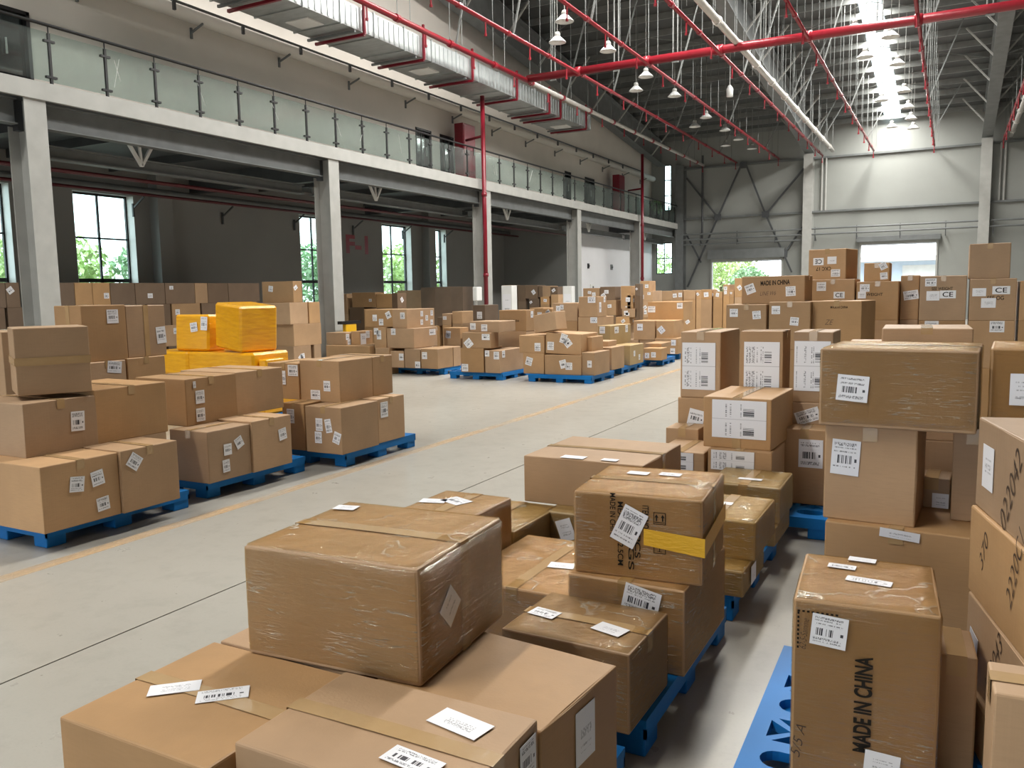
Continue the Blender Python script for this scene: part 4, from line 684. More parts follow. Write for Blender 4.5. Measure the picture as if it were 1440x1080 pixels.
 {'p': (-0.496, 12.5, 0.0), 's': (0.224, 0.5, 0.7), 'l': 'hidden bottom tier carton under the CE cartons, third from the left', 'g': 'shaded lower cartons of the back right row'},
 {'p': (-0.101, 12.275, 0.7), 's': (0.531, 0.75, 0.6), 'l': 'shaded carton in the tier under the CE cartons, fourth from the left', 'g': 'shaded lower cartons of the back right row', 'st': [('f', -0.114, 0.226, 0.16, 0.14, 0, 'a')]},
 {'p': (-0.101, 12.275, 0.0), 's': (0.531, 0.75, 0.7), 'l': 'hidden bottom tier carton under the CE cartons, fourth from the left', 'g': 'shaded lower cartons of the back right row'},
 {'p': (0.449, 12.2, 0.7), 's': (0.505, 0.6, 0.6), 'l': 'carton with one label under the CE carton at the right edge', 'g': 'shaded lower cartons of the back right row', 'st': [('f', 0.062, 0.226, 0.16, 0.14, 0, 'a')]},
 {'p': (0.449, 12.2, 0.0), 's': (0.505, 0.6, 0.7), 'l': 'hidden bottom tier carton under the CE cartons, fifth from the left', 'g': 'shaded lower cartons of the back right row'},
 {'p': (0.94, 12.275, 0.7), 's': (0.402, 0.75, 0.6), 'l': 'shaded carton in the tier under the CE cartons, rightmost', 'g': 'shaded lower cartons of the back right row'},
 {'p': (0.94, 12.275, 0.0), 's': (0.402, 0.75, 0.7), 'l': 'hidden bottom tier carton under the CE cartons, rightmost', 'g': 'shaded lower cartons of the back right row'},
 {'p': (-9.865, 15.076, 0.15), 's': (0.431, 0.612, 0.427), 'l': 'carton with one label at the near corner of the leftmost mid-distance pallet', 'g': 'cartons on the mid-distance pallets', 'tape': 1, 'st': [('f', -0.121, 0.069, 0.13, 0.15, 0, 'a')]},
 {'p': (-10.307, 15.17, 0.15), 's': (0.408, 0.8, 0.419), 'l': 'dim carton second along the front of the leftmost mid-distance pallet', 'g': 'cartons on the mid-distance pallets', 'tape': 1, 'st': [('f', 0.135, -0.131, 0.13, 0.14, 0, 'a')]},
 {'p': (-10.723, 15.17, 0.15), 's': (0.379, 0.8, 0.365), 'l': 'dim carton third along the front of the leftmost mid-distance pallet', 'g': 'cartons on the mid-distance pallets', 'tape': 1, 'st': [('f', 0.126, 0.057, 0.12, 0.15, 0, 'a')]},
 {'p': (-9.86, 15.56, 0.15), 's': (0.42, 0.302, 0.43), 'l': 'tan carton at the back end of the leftmost mid-distance pallet', 'g': 'cartons on the mid-distance pallets', 'tape': 1},
 {'p': (-10.647, 15.285, 0.577), 's': (0.722, 0.931, 0.434), 'l': 'long carton, bright side with a wide label, middle tier of the leftmost mid pallet', 'g': 'cartons on the mid-distance pallets', 'tape': 1, 'st': [('f', -0.18, 0.143, 0.12, 0.14, 0, 'a'), ('r', 0.267, 0.103, 0.25, 0.13, 0, 'a')]},
 {'p': (-11.193, 15.22, 0.569), 's': (0.332, 0.8, 0.469), 'l': 'dim carton with labels, middle tier left end of the leftmost mid pallet', 'g': 'cartons on the mid-distance pallets', 'tape': 1, 'st': [('f', -0.026, 0.06, 0.12, 0.2, 0, 'a'), ('f', -0.102, 0.138, 0.12, 0.14, 0, 'a')]},
 {'p': (-10.682, 15.418, 1.01), 's': (0.383, 1.096, 0.415), 'l': 'carton whose bright side has many labels, top tier of the leftmost mid pallet', 'g': 'cartons on the mid-distance pallets', 'tape': 1, 'st': [('f', 0.079, 0.069, 0.12, 0.14, 0, 'a'), ('r', 0.032, 0.097, 0.1, 0.12, 0, 'a'), ('r', 0.022, -0.093, 0.1, 0.12, 0, 'a'), ('r', 0.227, -0.005, 0.1, 0.12, 0, 'a'), ('r', 0.436, 0.101, 0.1, 0.12, 0, 'a'), ('r', 0.425, -0.109, 0.1, 0.12, 0, 'a')]},
 {'p': (-11.254, 15.27, 1.038), 's': (0.766, 0.8, 0.389), 'l': 'dim carton with three labels, top tier of the leftmost mid pallet', 'g': 'cartons on the mid-distance pallets', 'tape': 1, 'st': [('f', -0.104, 0.008, 0.12, 0.14, 0, 'a'), ('f', 0.269, 0.07, 0.13, 0.15, 25, 'a'), ('f', 0.068, -0.087, 0.12, 0.14, 0, 'a')]},
 {'p': (-12.484, 15.095, 0.62), 's': (0.574, 0.451, 0.281), 'l': 'carton with a labelled bright side left of the mid pallets', 'g': 'cartons on the mid-distance pallets', 'tape': 1, 'st': [('r', -0.167, 0.04, 0.11, 0.13, 0, 'a'), ('r', -0.115, -0.072, 0.11, 0.13, 0, 'a'), ('r', 0.072, 0.043, 0.11, 0.13, 0, 'a')]},
 {'p': (-12.048, 15.265, 0.62), 's': (0.24, 0.489, 0.307), 'l': 'carton with a big white label left of the mid pallets', 'g': 'cartons on the mid-distance pallets', 'tape': 1, 'st': [('r', -0.106, -0.024, 0.2, 0.25, 0, 'p'), ('r', 0.061, 0.069, 0.14, 0.16, 0, 'a')]},
 {'p': (-12.002, 15.12, 0.0), 's': (1.244, 0.9, 0.62), 'l': 'low wide carton half hidden behind the third pallet stack', 'g': 'cartons on the mid-distance pallets', 'tape': 1},
 {'p': (-11.078, 15.12, 0.0), 's': (0.376, 0.8, 0.58), 'l': 'low flat carton half hidden behind the third pallet stack, right one', 'g': 'cartons on the mid-distance pallets', 'tape': 1},
 {'p': (-8.086, 14.881, 0.15), 's': (0.338, 1.035, 0.455), 'l': 'tan carton with labels at the near corner of the second mid pallet', 'g': 'cartons on the mid-distance pallets', 'tape': 1, 'st': [('f', 0.096, 0.127, 0.12, 0.15, 0, 'a'), ('r', -0.354, 0.145, 0.12, 0.14, 0, 'a'), ('f', -0.115, 0.164, 0.1, 0.12, 0, 'a')]},
 {'p': (-8.556, 14.764, 0.15), 's': (0.537, 0.8, 0.492), 'l': 'tan carton at the left front of the second mid pallet', 'g': 'cartons on the mid-distance pallets', 'tape': 1, 'st': [('f', -0.171, -0.154, 0.15, 0.15, 0, 'a')]},
 {'p': (-8.459, 14.546, 0.642), 's': (0.666, 0.325, 0.315), 'l': 'flat carton with a diamond label, middle tier of the second mid pallet', 'g': 'cartons on the mid-distance pallets', 'tape': 1, 'st': [('f', -0.182, -0.064, 0.17, 0.17, 40, 'a'), ('f', 0.221, 0.071, 0.18, 0.12, 0, 'a')]},
 {'p': (-8.336, 14.864, 0.957), 's': (0.681, 0.7, 0.222), 'l': 'carton with a pale top on the second mid pallet', 'g': 'cartons on the mid-distance pallets', 'tape': 1, 'st': [('f', -0.272, 0.009, 0.13, 0.13, 0, 'a'), ('f', -0.006, -0.019, 0.14, 0.14, 0, 'a')]},
 {'p': (-8.308, 16.093, 0.0), 's': (0.68, 0.9, 0.924), 'l': 'striped carton under the printed carton at mid distance', 'g': 'cartons on the mid-distance pallets', 'tape': 2},
 {'p': (-8.288, 15.847, 0.924), 's': (0.655, 0.407, 0.452), 'l': 'large carton with faint print, standing behind the second mid pallet', 'g': 'cartons on the mid-distance pallets', 'tape': 2, 'st': [('r', 0.07, 0.127, 0.12, 0.14, 0, 'a')], 'pr': [('f', -0.015, 0.0, 0.35, 0.05, 0, 'text', 'MADE IN CHINA')]},
 {'p': (-6.081, 14.92, 0.15), 's': (0.262, 0.8, 0.439), 'l': 'narrow carton at the right front of the central pallet', 'g': 'cartons on the mid-distance pallets', 'tape': 1, 'st': [('f', 0.031, 0.0, 0.09, 0.13, 0, 'a')]},
 {'p': (-6.589, 14.87, 0.15), 's': (0.768, 0.8, 0.383), 'l': 'wide carton with two labels and a sagging top, front of the central pallet', 'g': 'cartons on the mid-distance pallets', 'tape': 1, 'st': [('f', 0.012, 0.019, 0.14, 0.16, 15, 'a'), ('f', 0.131, -0.019, 0.14, 0.14, 0, 'a')]},
 {'p': (-7.23, 14.9, 0.15), 's': (0.453, 0.8, 0.406), 'l': 'carton with a tilted label at the left front of the central pallet', 'g': 'cartons on the mid-distance pallets', 'tape': 1, 'st': [('f', -0.1, 0.042, 0.14, 0.16, -15, 'a')]},
 {'p': (-6.609, 14.94, 0.545), 's': (0.754, 0.8, 0.403), 'l': 'carton with three labels, middle tier of the central pallet', 'tilt': (0, 2), 'g': 'cartons on the mid-distance pallets', 'tape': 1, 'st': [('f', -0.27, -0.053, 0.14, 0.16, 0, 'a'), ('f', 0.005, 0.102, 0.14, 0.18, -15, 'a'), ('f', 0.095, 0.021, 0.15, 0.15, 40, 'a')]},
 {'p': (-7.281, 14.92, 0.556), 's': (0.549, 0.8, 0.346), 'l': 'carton with one label, middle tier left of the central pallet', 'g': 'cartons on the mid-distance pallets', 'tape': 1, 'st': [('f', 0.134, -0.051, 0.13, 0.16, 0, 'a')]},
 {'p': (-6.18, 15.12, 0.589), 's': (0.104, 0.6, 0.278), 'l': 'narrow unlabelled carton at the right of the central pallet middle tier', 'g': 'cartons on the mid-distance pallets', 'tape': 1},
 {'p': (-6.954, 14.738, 0.981), 's': (0.596, 0.306, 0.354), 'l': 'leaning tilted carton on top of the central pallet', 'yaw': -18, 'tilt': (0, -9), 'g': 'cartons on the mid-distance pallets', 'tape': 1},
 {'p': (-6.188, 15.967, 0.15), 's': (0.338, 0.743, 0.461), 'l': 'carton with one label on the pallet right of the central one', 'g': 'cartons on the mid-distance pallets', 'tape': 1, 'st': [('f', 0.047, -0.046, 0.12, 0.15, 0, 'a')]},
 {'p': (-6.399, 16.146, 0.611), 's': (0.378, 0.5, 0.109), 'l': 'flat carton with a pale top right of the central pallet', 'g': 'cartons on the mid-distance pallets', 'tape': 1, 'st': [('f', -0.111, -0.0, 0.1, 0.1, 0, 'a')]},
 {'p': (-6.273, 17.203, 0.15), 's': (0.454, 0.883, 0.428), 'l': 'yellowish wrapped carton at the bottom of the fourth aisle-side mid stack', 'k': 'olive', 'g': 'cartons on the mid-distance pallets', 'tape': 1, 'st': [('r', -0.17, 0.026, 0.1, 0.12, 0, 'a'), ('r', 0.155, -0.076, 0.1, 0.12, 0, 'a')]},
 {'p': (-6.612, 17.333, 0.578), 's': (0.296, 1.018, 0.422), 'l': 'yellowish carton with three labels on the fourth aisle-side mid stack', 'yaw': -6, 'k': 'olive', 'g': 'cartons on the mid-distance pallets', 'tape': 1, 'st': [('f', -0.042, 0.116, 0.13, 0.15, 0, 'a'), ('r', -0.202, 0.104, 0.2, 0.14, 0, 'a'), ('r', 0.292, 0.113, 0.12, 0.16, 0, 'a')]},
 {'p': (-6.012, 18.376, 0.15), 's': (0.424, 0.426, 0.276), 'l': 'small carton with two labels on the low pallet near the aisle end', 'g': 'cartons on the mid-distance pallets', 'tape': 1, 'st': [('f', -0.126, -0.031, 0.1, 0.12, 0, 'a'), ('f', 0.026, -0.012, 0.11, 0.12, 0, 'a')]},
 {'p': (-6.127, 18.951, 0.426), 's': (0.397, 0.776, 0.087), 'l': 'flat carton on the low pallet near the aisle end', 'g': 'cartons on the mid-distance pallets', 'tape': 1},
 {'p': (-6.291, 20.497, 0.15), 's': (0.59, 0.8, 0.391), 'l': 'carton partly hidden behind the leftmost white-sheet carton', 'g': 'cartons on the mid-distance pallets', 'tape': 1, 'st': [('f', 0.184, 0.088, 0.12, 0.14, 0, 'a'), ('f', 0.167, -0.121, 0.12, 0.14, 0, 'a')]},
 {'p': (-6.904, 20.597, 0.491), 's': (0.568, 0.8, 0.488), 'l': 'carton with one label, left of a pair above the low pallets near the aisle end', 'g': 'cartons on the mid-distance pallets', 'tape': 1, 'st': [('f', -0.112, 0.08, 0.15, 0.17, 0, 'a')]},
 {'p': (-6.361, 20.647, 0.541), 's': (0.443, 0.9, 0.438), 'l': 'carton with a diamond label, right of a pair near the aisle end', 'g': 'cartons on the mid-distance pallets', 'tape': 1, 'st': [('f', -0.091, -0.014, 0.15, 0.17, 40, 'a')]},
 {'p': (-7.227, 20.597, 0.0), 's': (0.347, 0.8, 0.491), 'l': 'shaded carton under the pair near the aisle end', 'g': 'cartons on the mid-distance pallets', 'tape': 1},
 {'p': (-6.834, 20.617, 0.15), 's': (0.416, 0.8, 0.341), 'l': 'shaded carton under the pair near the aisle end, beside the low pallet', 'g': 'cartons on the mid-distance pallets', 'tape': 1},
 {'p': (-6.599, 21.431, 0.959), 's': (0.958, 0.867, 0.485), 'l': 'long carton with two labels above the pair near the aisle end', 'g': 'cartons on the mid-distance pallets', 'tape': 1, 'st': [('f', -0.375, 0.046, 0.2, 0.16, 0, 'a'), ('f', 0.384, 0.134, 0.15, 0.15, 0, 'a')]},
 {'p': (-7.96, 19.561, 0.6), 's': (0.515, 1.121, 0.511), 'l': 'tan carton under the tall tan carton at the centre right', 'g': 'cartons on the mid-distance pallets', 'tape': 1, 'st': [('f', 0.164, 0.181, 0.18, 0.14, 0, 'a')]},
 {'p': (-7.946, 19.309, 1.111), 's': (0.494, 0.619, 0.506), 'l': 'tall tan carton standing above the mid row, centre right of the photo', 'g': 'cartons on the mid-distance pallets', 'tape': 1, 'st': [('f', 0.097, 0.174, 0.2, 0.15, 0, 'a'), ('r', -0.123, -0.013, 0.13, 0.25, 0, 'a'), ('r', 0.166, 0.176, 0.12, 0.14, 0, 'a')]},
 {'p': (-7.963, 19.561, 0.0), 's': (0.518, 1.122, 0.6), 'l': 'carton at the base of the tall tan pair, mostly hidden', 'g': 'cartons on the mid-distance pallets', 'tape': 1},
 {'p': (-8.656, 19.6, 1.0), 's': (0.672, 0.8, 0.462), 'l': 'wide carton left of the tall tan carton', 'g': 'cartons on the mid-distance pallets', 'tape': 1, 'st': [('f', -0.195, 0.091, 0.12, 0.14, 0, 'a'), ('f', -0.095, 0.127, 0.1, 0.12, 0, 'a')]},
 {'p': (-8.663, 19.6, 0.0), 's': (0.676, 0.8, 1.0), 'l': 'shaded carton below the wide one left of the tall tan carton', 'g': 'cartons on the mid-distance pallets', 'tape': 1},
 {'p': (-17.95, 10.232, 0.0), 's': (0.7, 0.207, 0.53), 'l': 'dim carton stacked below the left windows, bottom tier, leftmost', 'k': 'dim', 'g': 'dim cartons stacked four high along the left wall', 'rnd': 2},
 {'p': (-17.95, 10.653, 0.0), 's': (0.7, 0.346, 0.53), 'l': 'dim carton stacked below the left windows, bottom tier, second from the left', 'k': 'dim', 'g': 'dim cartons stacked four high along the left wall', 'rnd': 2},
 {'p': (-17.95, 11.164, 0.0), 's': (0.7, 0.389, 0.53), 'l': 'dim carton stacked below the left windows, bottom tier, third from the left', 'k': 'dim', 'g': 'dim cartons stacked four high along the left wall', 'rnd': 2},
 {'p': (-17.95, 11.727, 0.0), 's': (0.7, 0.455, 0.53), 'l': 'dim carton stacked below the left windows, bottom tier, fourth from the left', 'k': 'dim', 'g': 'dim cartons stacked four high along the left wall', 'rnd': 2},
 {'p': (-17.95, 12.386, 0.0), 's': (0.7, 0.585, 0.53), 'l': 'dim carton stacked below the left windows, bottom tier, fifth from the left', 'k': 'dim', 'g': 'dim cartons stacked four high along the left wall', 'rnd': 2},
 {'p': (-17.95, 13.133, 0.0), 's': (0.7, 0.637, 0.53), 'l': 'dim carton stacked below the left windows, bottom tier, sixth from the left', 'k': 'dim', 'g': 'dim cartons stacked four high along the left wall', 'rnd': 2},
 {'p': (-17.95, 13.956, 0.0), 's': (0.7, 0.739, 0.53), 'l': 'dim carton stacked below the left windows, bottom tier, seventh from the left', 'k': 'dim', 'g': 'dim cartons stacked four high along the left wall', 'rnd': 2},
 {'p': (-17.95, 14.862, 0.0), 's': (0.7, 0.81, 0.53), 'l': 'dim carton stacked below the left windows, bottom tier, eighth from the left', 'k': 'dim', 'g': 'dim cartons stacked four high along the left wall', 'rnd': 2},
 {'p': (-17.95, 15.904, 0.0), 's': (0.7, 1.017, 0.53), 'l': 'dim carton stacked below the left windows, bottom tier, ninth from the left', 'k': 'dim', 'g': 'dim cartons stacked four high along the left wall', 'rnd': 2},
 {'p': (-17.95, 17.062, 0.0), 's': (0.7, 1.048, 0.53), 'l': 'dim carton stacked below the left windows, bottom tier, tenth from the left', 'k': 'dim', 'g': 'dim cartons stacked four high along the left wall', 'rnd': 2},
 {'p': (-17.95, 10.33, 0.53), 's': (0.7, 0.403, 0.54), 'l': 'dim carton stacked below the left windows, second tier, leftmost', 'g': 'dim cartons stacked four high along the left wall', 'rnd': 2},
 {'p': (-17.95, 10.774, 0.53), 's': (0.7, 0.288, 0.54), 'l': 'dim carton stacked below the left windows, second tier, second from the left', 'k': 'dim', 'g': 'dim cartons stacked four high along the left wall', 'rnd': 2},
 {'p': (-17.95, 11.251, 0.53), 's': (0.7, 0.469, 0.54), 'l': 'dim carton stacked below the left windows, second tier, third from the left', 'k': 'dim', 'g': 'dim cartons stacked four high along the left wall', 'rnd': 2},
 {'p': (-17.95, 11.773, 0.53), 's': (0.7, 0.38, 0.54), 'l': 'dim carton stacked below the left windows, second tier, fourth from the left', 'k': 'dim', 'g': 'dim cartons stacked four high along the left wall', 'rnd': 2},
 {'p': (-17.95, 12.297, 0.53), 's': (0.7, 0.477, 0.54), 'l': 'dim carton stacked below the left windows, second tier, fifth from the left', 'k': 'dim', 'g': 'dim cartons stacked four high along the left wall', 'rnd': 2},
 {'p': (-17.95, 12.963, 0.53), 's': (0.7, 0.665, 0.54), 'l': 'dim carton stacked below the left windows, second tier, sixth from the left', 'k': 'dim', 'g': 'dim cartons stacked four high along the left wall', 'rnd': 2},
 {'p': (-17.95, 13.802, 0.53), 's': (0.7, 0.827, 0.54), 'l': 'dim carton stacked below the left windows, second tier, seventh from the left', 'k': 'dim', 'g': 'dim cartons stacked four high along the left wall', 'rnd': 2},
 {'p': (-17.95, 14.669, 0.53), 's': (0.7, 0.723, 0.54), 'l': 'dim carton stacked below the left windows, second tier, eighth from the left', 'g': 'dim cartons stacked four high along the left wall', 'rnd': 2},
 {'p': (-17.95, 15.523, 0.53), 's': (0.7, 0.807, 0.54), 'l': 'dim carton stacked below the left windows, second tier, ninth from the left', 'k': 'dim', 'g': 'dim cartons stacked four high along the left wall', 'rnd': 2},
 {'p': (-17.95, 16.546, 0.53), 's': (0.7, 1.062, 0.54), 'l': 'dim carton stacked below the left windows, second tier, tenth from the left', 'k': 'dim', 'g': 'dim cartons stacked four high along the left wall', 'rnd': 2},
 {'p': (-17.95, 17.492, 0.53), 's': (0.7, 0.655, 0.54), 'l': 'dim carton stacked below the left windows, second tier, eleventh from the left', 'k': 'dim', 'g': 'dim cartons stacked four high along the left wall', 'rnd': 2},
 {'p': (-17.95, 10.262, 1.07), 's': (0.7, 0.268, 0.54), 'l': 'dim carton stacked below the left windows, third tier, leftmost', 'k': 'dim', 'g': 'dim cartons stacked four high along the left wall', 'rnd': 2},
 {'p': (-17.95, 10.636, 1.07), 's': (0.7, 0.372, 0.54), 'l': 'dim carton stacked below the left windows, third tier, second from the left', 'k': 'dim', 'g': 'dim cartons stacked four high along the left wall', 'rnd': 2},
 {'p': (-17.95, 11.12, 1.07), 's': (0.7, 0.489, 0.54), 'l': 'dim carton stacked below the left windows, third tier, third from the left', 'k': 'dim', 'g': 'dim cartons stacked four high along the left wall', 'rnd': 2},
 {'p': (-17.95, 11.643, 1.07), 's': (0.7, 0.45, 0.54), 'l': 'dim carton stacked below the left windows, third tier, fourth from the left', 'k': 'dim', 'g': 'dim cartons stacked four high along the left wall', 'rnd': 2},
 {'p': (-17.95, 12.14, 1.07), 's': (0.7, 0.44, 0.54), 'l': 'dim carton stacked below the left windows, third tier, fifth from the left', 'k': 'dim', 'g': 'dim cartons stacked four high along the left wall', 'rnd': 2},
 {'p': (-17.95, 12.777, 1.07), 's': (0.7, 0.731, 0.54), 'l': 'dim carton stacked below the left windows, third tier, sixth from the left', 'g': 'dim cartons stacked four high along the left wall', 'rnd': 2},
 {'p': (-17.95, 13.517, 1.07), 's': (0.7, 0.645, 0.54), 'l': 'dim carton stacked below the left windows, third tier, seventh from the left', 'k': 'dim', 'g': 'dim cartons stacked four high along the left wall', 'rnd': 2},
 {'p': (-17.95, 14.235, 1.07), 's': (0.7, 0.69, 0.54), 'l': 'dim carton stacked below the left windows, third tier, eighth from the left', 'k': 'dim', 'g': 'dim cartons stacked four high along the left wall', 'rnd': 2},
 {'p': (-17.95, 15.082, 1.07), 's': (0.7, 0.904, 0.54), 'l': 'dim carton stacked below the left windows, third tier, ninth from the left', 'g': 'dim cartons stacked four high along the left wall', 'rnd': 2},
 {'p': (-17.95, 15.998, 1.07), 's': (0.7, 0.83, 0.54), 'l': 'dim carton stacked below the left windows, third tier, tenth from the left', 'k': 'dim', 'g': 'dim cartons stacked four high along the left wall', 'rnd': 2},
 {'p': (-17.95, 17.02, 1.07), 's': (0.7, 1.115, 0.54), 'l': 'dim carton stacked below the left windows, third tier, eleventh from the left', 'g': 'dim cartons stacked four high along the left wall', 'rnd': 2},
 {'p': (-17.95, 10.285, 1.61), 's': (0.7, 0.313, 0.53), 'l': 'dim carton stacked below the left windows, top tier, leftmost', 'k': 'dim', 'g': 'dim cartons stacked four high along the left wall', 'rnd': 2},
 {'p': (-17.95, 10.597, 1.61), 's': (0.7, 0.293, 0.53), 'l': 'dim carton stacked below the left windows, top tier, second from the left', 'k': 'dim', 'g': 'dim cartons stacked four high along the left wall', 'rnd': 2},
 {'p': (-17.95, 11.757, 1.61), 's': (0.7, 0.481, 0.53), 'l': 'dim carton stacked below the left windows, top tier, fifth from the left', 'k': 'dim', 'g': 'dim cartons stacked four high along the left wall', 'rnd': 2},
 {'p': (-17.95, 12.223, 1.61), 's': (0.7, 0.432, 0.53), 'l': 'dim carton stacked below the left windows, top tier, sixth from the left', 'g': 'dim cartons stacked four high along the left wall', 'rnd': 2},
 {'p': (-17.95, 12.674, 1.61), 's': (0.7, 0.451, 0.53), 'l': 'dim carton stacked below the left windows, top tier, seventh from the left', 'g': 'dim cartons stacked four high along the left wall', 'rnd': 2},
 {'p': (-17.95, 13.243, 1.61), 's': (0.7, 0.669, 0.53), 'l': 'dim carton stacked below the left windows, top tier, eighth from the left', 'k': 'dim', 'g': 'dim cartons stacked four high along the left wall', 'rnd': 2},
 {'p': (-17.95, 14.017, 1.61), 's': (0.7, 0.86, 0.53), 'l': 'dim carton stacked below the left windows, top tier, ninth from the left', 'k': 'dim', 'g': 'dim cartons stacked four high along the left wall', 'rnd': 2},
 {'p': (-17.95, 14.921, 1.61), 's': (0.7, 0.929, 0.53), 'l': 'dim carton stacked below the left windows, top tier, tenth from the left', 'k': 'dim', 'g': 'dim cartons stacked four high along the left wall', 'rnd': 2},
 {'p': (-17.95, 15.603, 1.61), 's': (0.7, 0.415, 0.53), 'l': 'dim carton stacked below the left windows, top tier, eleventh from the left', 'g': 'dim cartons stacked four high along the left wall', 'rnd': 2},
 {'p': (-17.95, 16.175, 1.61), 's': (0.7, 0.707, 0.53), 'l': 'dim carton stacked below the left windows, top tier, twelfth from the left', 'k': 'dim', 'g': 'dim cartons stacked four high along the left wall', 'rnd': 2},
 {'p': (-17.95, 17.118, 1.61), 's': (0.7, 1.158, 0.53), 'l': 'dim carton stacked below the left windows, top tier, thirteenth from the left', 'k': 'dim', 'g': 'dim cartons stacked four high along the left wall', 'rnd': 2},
 {'p': (-14.4, 15.302, 0.0), 's': (1.0, 0.609, 0.55), 'l': 'labelled carton beside the second grey column, bottom tier, leftmost', 'g': 'cartons stacked four high beside the second column', 'rnd': 3},
 {'p': (-14.4, 15.845, 0.0), 's': (1.0, 0.255, 0.55), 'l': 'labelled carton beside the second grey column, bottom tier, second from the left', 'g': 'cartons stacked four high beside the second column', 'rnd': 3},
 {'p': (-14.4, 15.514, 0.55), 's': (1.0, 0.985, 0.53), 'l': 'labelled carton beside the second grey column, second tier', 'g': 'cartons stacked four high beside the second column', 'rnd': 3},
 {'p': (-14.4, 15.236, 1.08), 's': (1.0, 0.622, 0.52), 'l': 'labelled carton beside the second grey column, third tier, leftmost', 'g': 'cartons stacked four high beside the second column', 'rnd': 3},
 {'p': (-14.4, 15.789, 1.08), 's': (1.0, 0.397, 0.52), 'l': 'labelled carton beside the second grey column, third tier, second from the left', 'g': 'cartons stacked four high beside the second column', 'rnd': 3},
 {'p': (-14.4, 15.225, 1.6), 's': (1.0, 0.31, 0.51), 'l': 'labelled carton beside the second grey column, top tier', 'g': 'cartons stacked four high beside the second column', 'rnd': 3},
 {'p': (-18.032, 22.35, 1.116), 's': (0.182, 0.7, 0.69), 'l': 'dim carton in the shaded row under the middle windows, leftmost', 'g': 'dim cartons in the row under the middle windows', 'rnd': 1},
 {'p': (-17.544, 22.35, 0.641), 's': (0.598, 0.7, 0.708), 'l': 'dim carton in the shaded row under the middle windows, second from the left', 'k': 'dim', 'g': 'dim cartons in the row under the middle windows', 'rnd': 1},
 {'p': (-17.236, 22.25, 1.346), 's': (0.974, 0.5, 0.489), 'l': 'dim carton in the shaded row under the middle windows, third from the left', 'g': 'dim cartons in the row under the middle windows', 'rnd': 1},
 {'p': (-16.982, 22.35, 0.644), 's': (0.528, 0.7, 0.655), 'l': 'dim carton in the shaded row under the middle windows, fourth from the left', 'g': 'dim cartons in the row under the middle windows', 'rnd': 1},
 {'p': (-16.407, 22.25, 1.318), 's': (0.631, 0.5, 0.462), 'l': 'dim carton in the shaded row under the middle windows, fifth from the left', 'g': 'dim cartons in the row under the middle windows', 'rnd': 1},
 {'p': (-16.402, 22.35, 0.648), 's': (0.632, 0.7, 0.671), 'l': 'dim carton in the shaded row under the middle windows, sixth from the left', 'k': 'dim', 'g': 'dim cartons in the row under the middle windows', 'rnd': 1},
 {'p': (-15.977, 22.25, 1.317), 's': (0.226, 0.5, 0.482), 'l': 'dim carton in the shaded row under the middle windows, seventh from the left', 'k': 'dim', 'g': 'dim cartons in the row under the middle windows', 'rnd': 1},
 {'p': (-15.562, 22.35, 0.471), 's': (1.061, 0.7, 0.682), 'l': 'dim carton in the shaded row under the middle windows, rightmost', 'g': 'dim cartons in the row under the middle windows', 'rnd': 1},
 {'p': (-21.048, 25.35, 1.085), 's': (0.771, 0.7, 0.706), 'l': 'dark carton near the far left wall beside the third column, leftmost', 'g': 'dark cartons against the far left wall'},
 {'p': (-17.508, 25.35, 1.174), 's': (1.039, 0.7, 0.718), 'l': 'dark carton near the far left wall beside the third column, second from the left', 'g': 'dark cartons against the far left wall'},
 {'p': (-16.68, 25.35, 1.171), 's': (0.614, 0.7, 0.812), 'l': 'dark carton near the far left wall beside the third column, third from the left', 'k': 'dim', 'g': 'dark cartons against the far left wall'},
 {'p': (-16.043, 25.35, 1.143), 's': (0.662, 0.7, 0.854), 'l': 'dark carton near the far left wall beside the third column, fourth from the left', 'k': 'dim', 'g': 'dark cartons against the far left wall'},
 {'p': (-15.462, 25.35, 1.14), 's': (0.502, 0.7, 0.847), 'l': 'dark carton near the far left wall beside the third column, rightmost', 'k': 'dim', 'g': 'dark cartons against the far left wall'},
 {'p': (-13.259, 18.55, 1.03), 's': (0.375, 0.7, 0.266), 'l': 'small labelled carton behind the second mid pallet, leftmost', 'g': 'cartons behind the third column', 'rnd': 2},
 {'p': (-12.911, 18.55, 0.974), 's': (0.324, 0.7, 0.284), 'l': 'small labelled carton behind the second mid pallet, second from the left', 'g': 'cartons behind the third column', 'rnd': 2},
 {'p': (-11.924, 18.55, 0.697), 's': (0.222, 0.7, 0.223), 'l': 'small labelled carton behind the second mid pallet, third from the left', 'g': 'cartons behind the third column', 'rnd': 2},
 {'p': (-11.795, 18.55, 0.92), 's': (0.154, 0.7, 0.223), 'l': 'small labelled carton behind the second mid pallet, fourth from the left', 'k': 'dim', 'g': 'cartons behind the third column', 'rnd': 2},
 {'p': (-11.585, 18.55, 0.94), 's': (0.262, 0.7, 0.294), 'l': 'small labelled carton behind the second mid pallet, fifth from the left', 'g': 'cartons behind the third column', 'rnd': 2},
 {'p': (-11.259, 18.55, 0.978), 's': (0.302, 0.7, 0.31), 'l': 'small labelled carton behind the second mid pallet, sixth from the left', 'g': 'cartons behind the third column', 'rnd': 2},
 {'p': (-10.609, 18.555, 1.033), 's': (0.356, 0.709, 0.413), 'l': 'small labelled carton behind the second mid pallet, rightmost', 'k': 'dim', 'g': 'cartons behind the third column', 'rnd': 2},
 {'p': (-10.431, 16.796, 0.526), 's': (0.456, 0.391, 0.419), 'l': 'small labelled carton right of the leftmost mid pallet, leftmost', 'g': 'cartons behind the second mid pallet', 'rnd': 2},
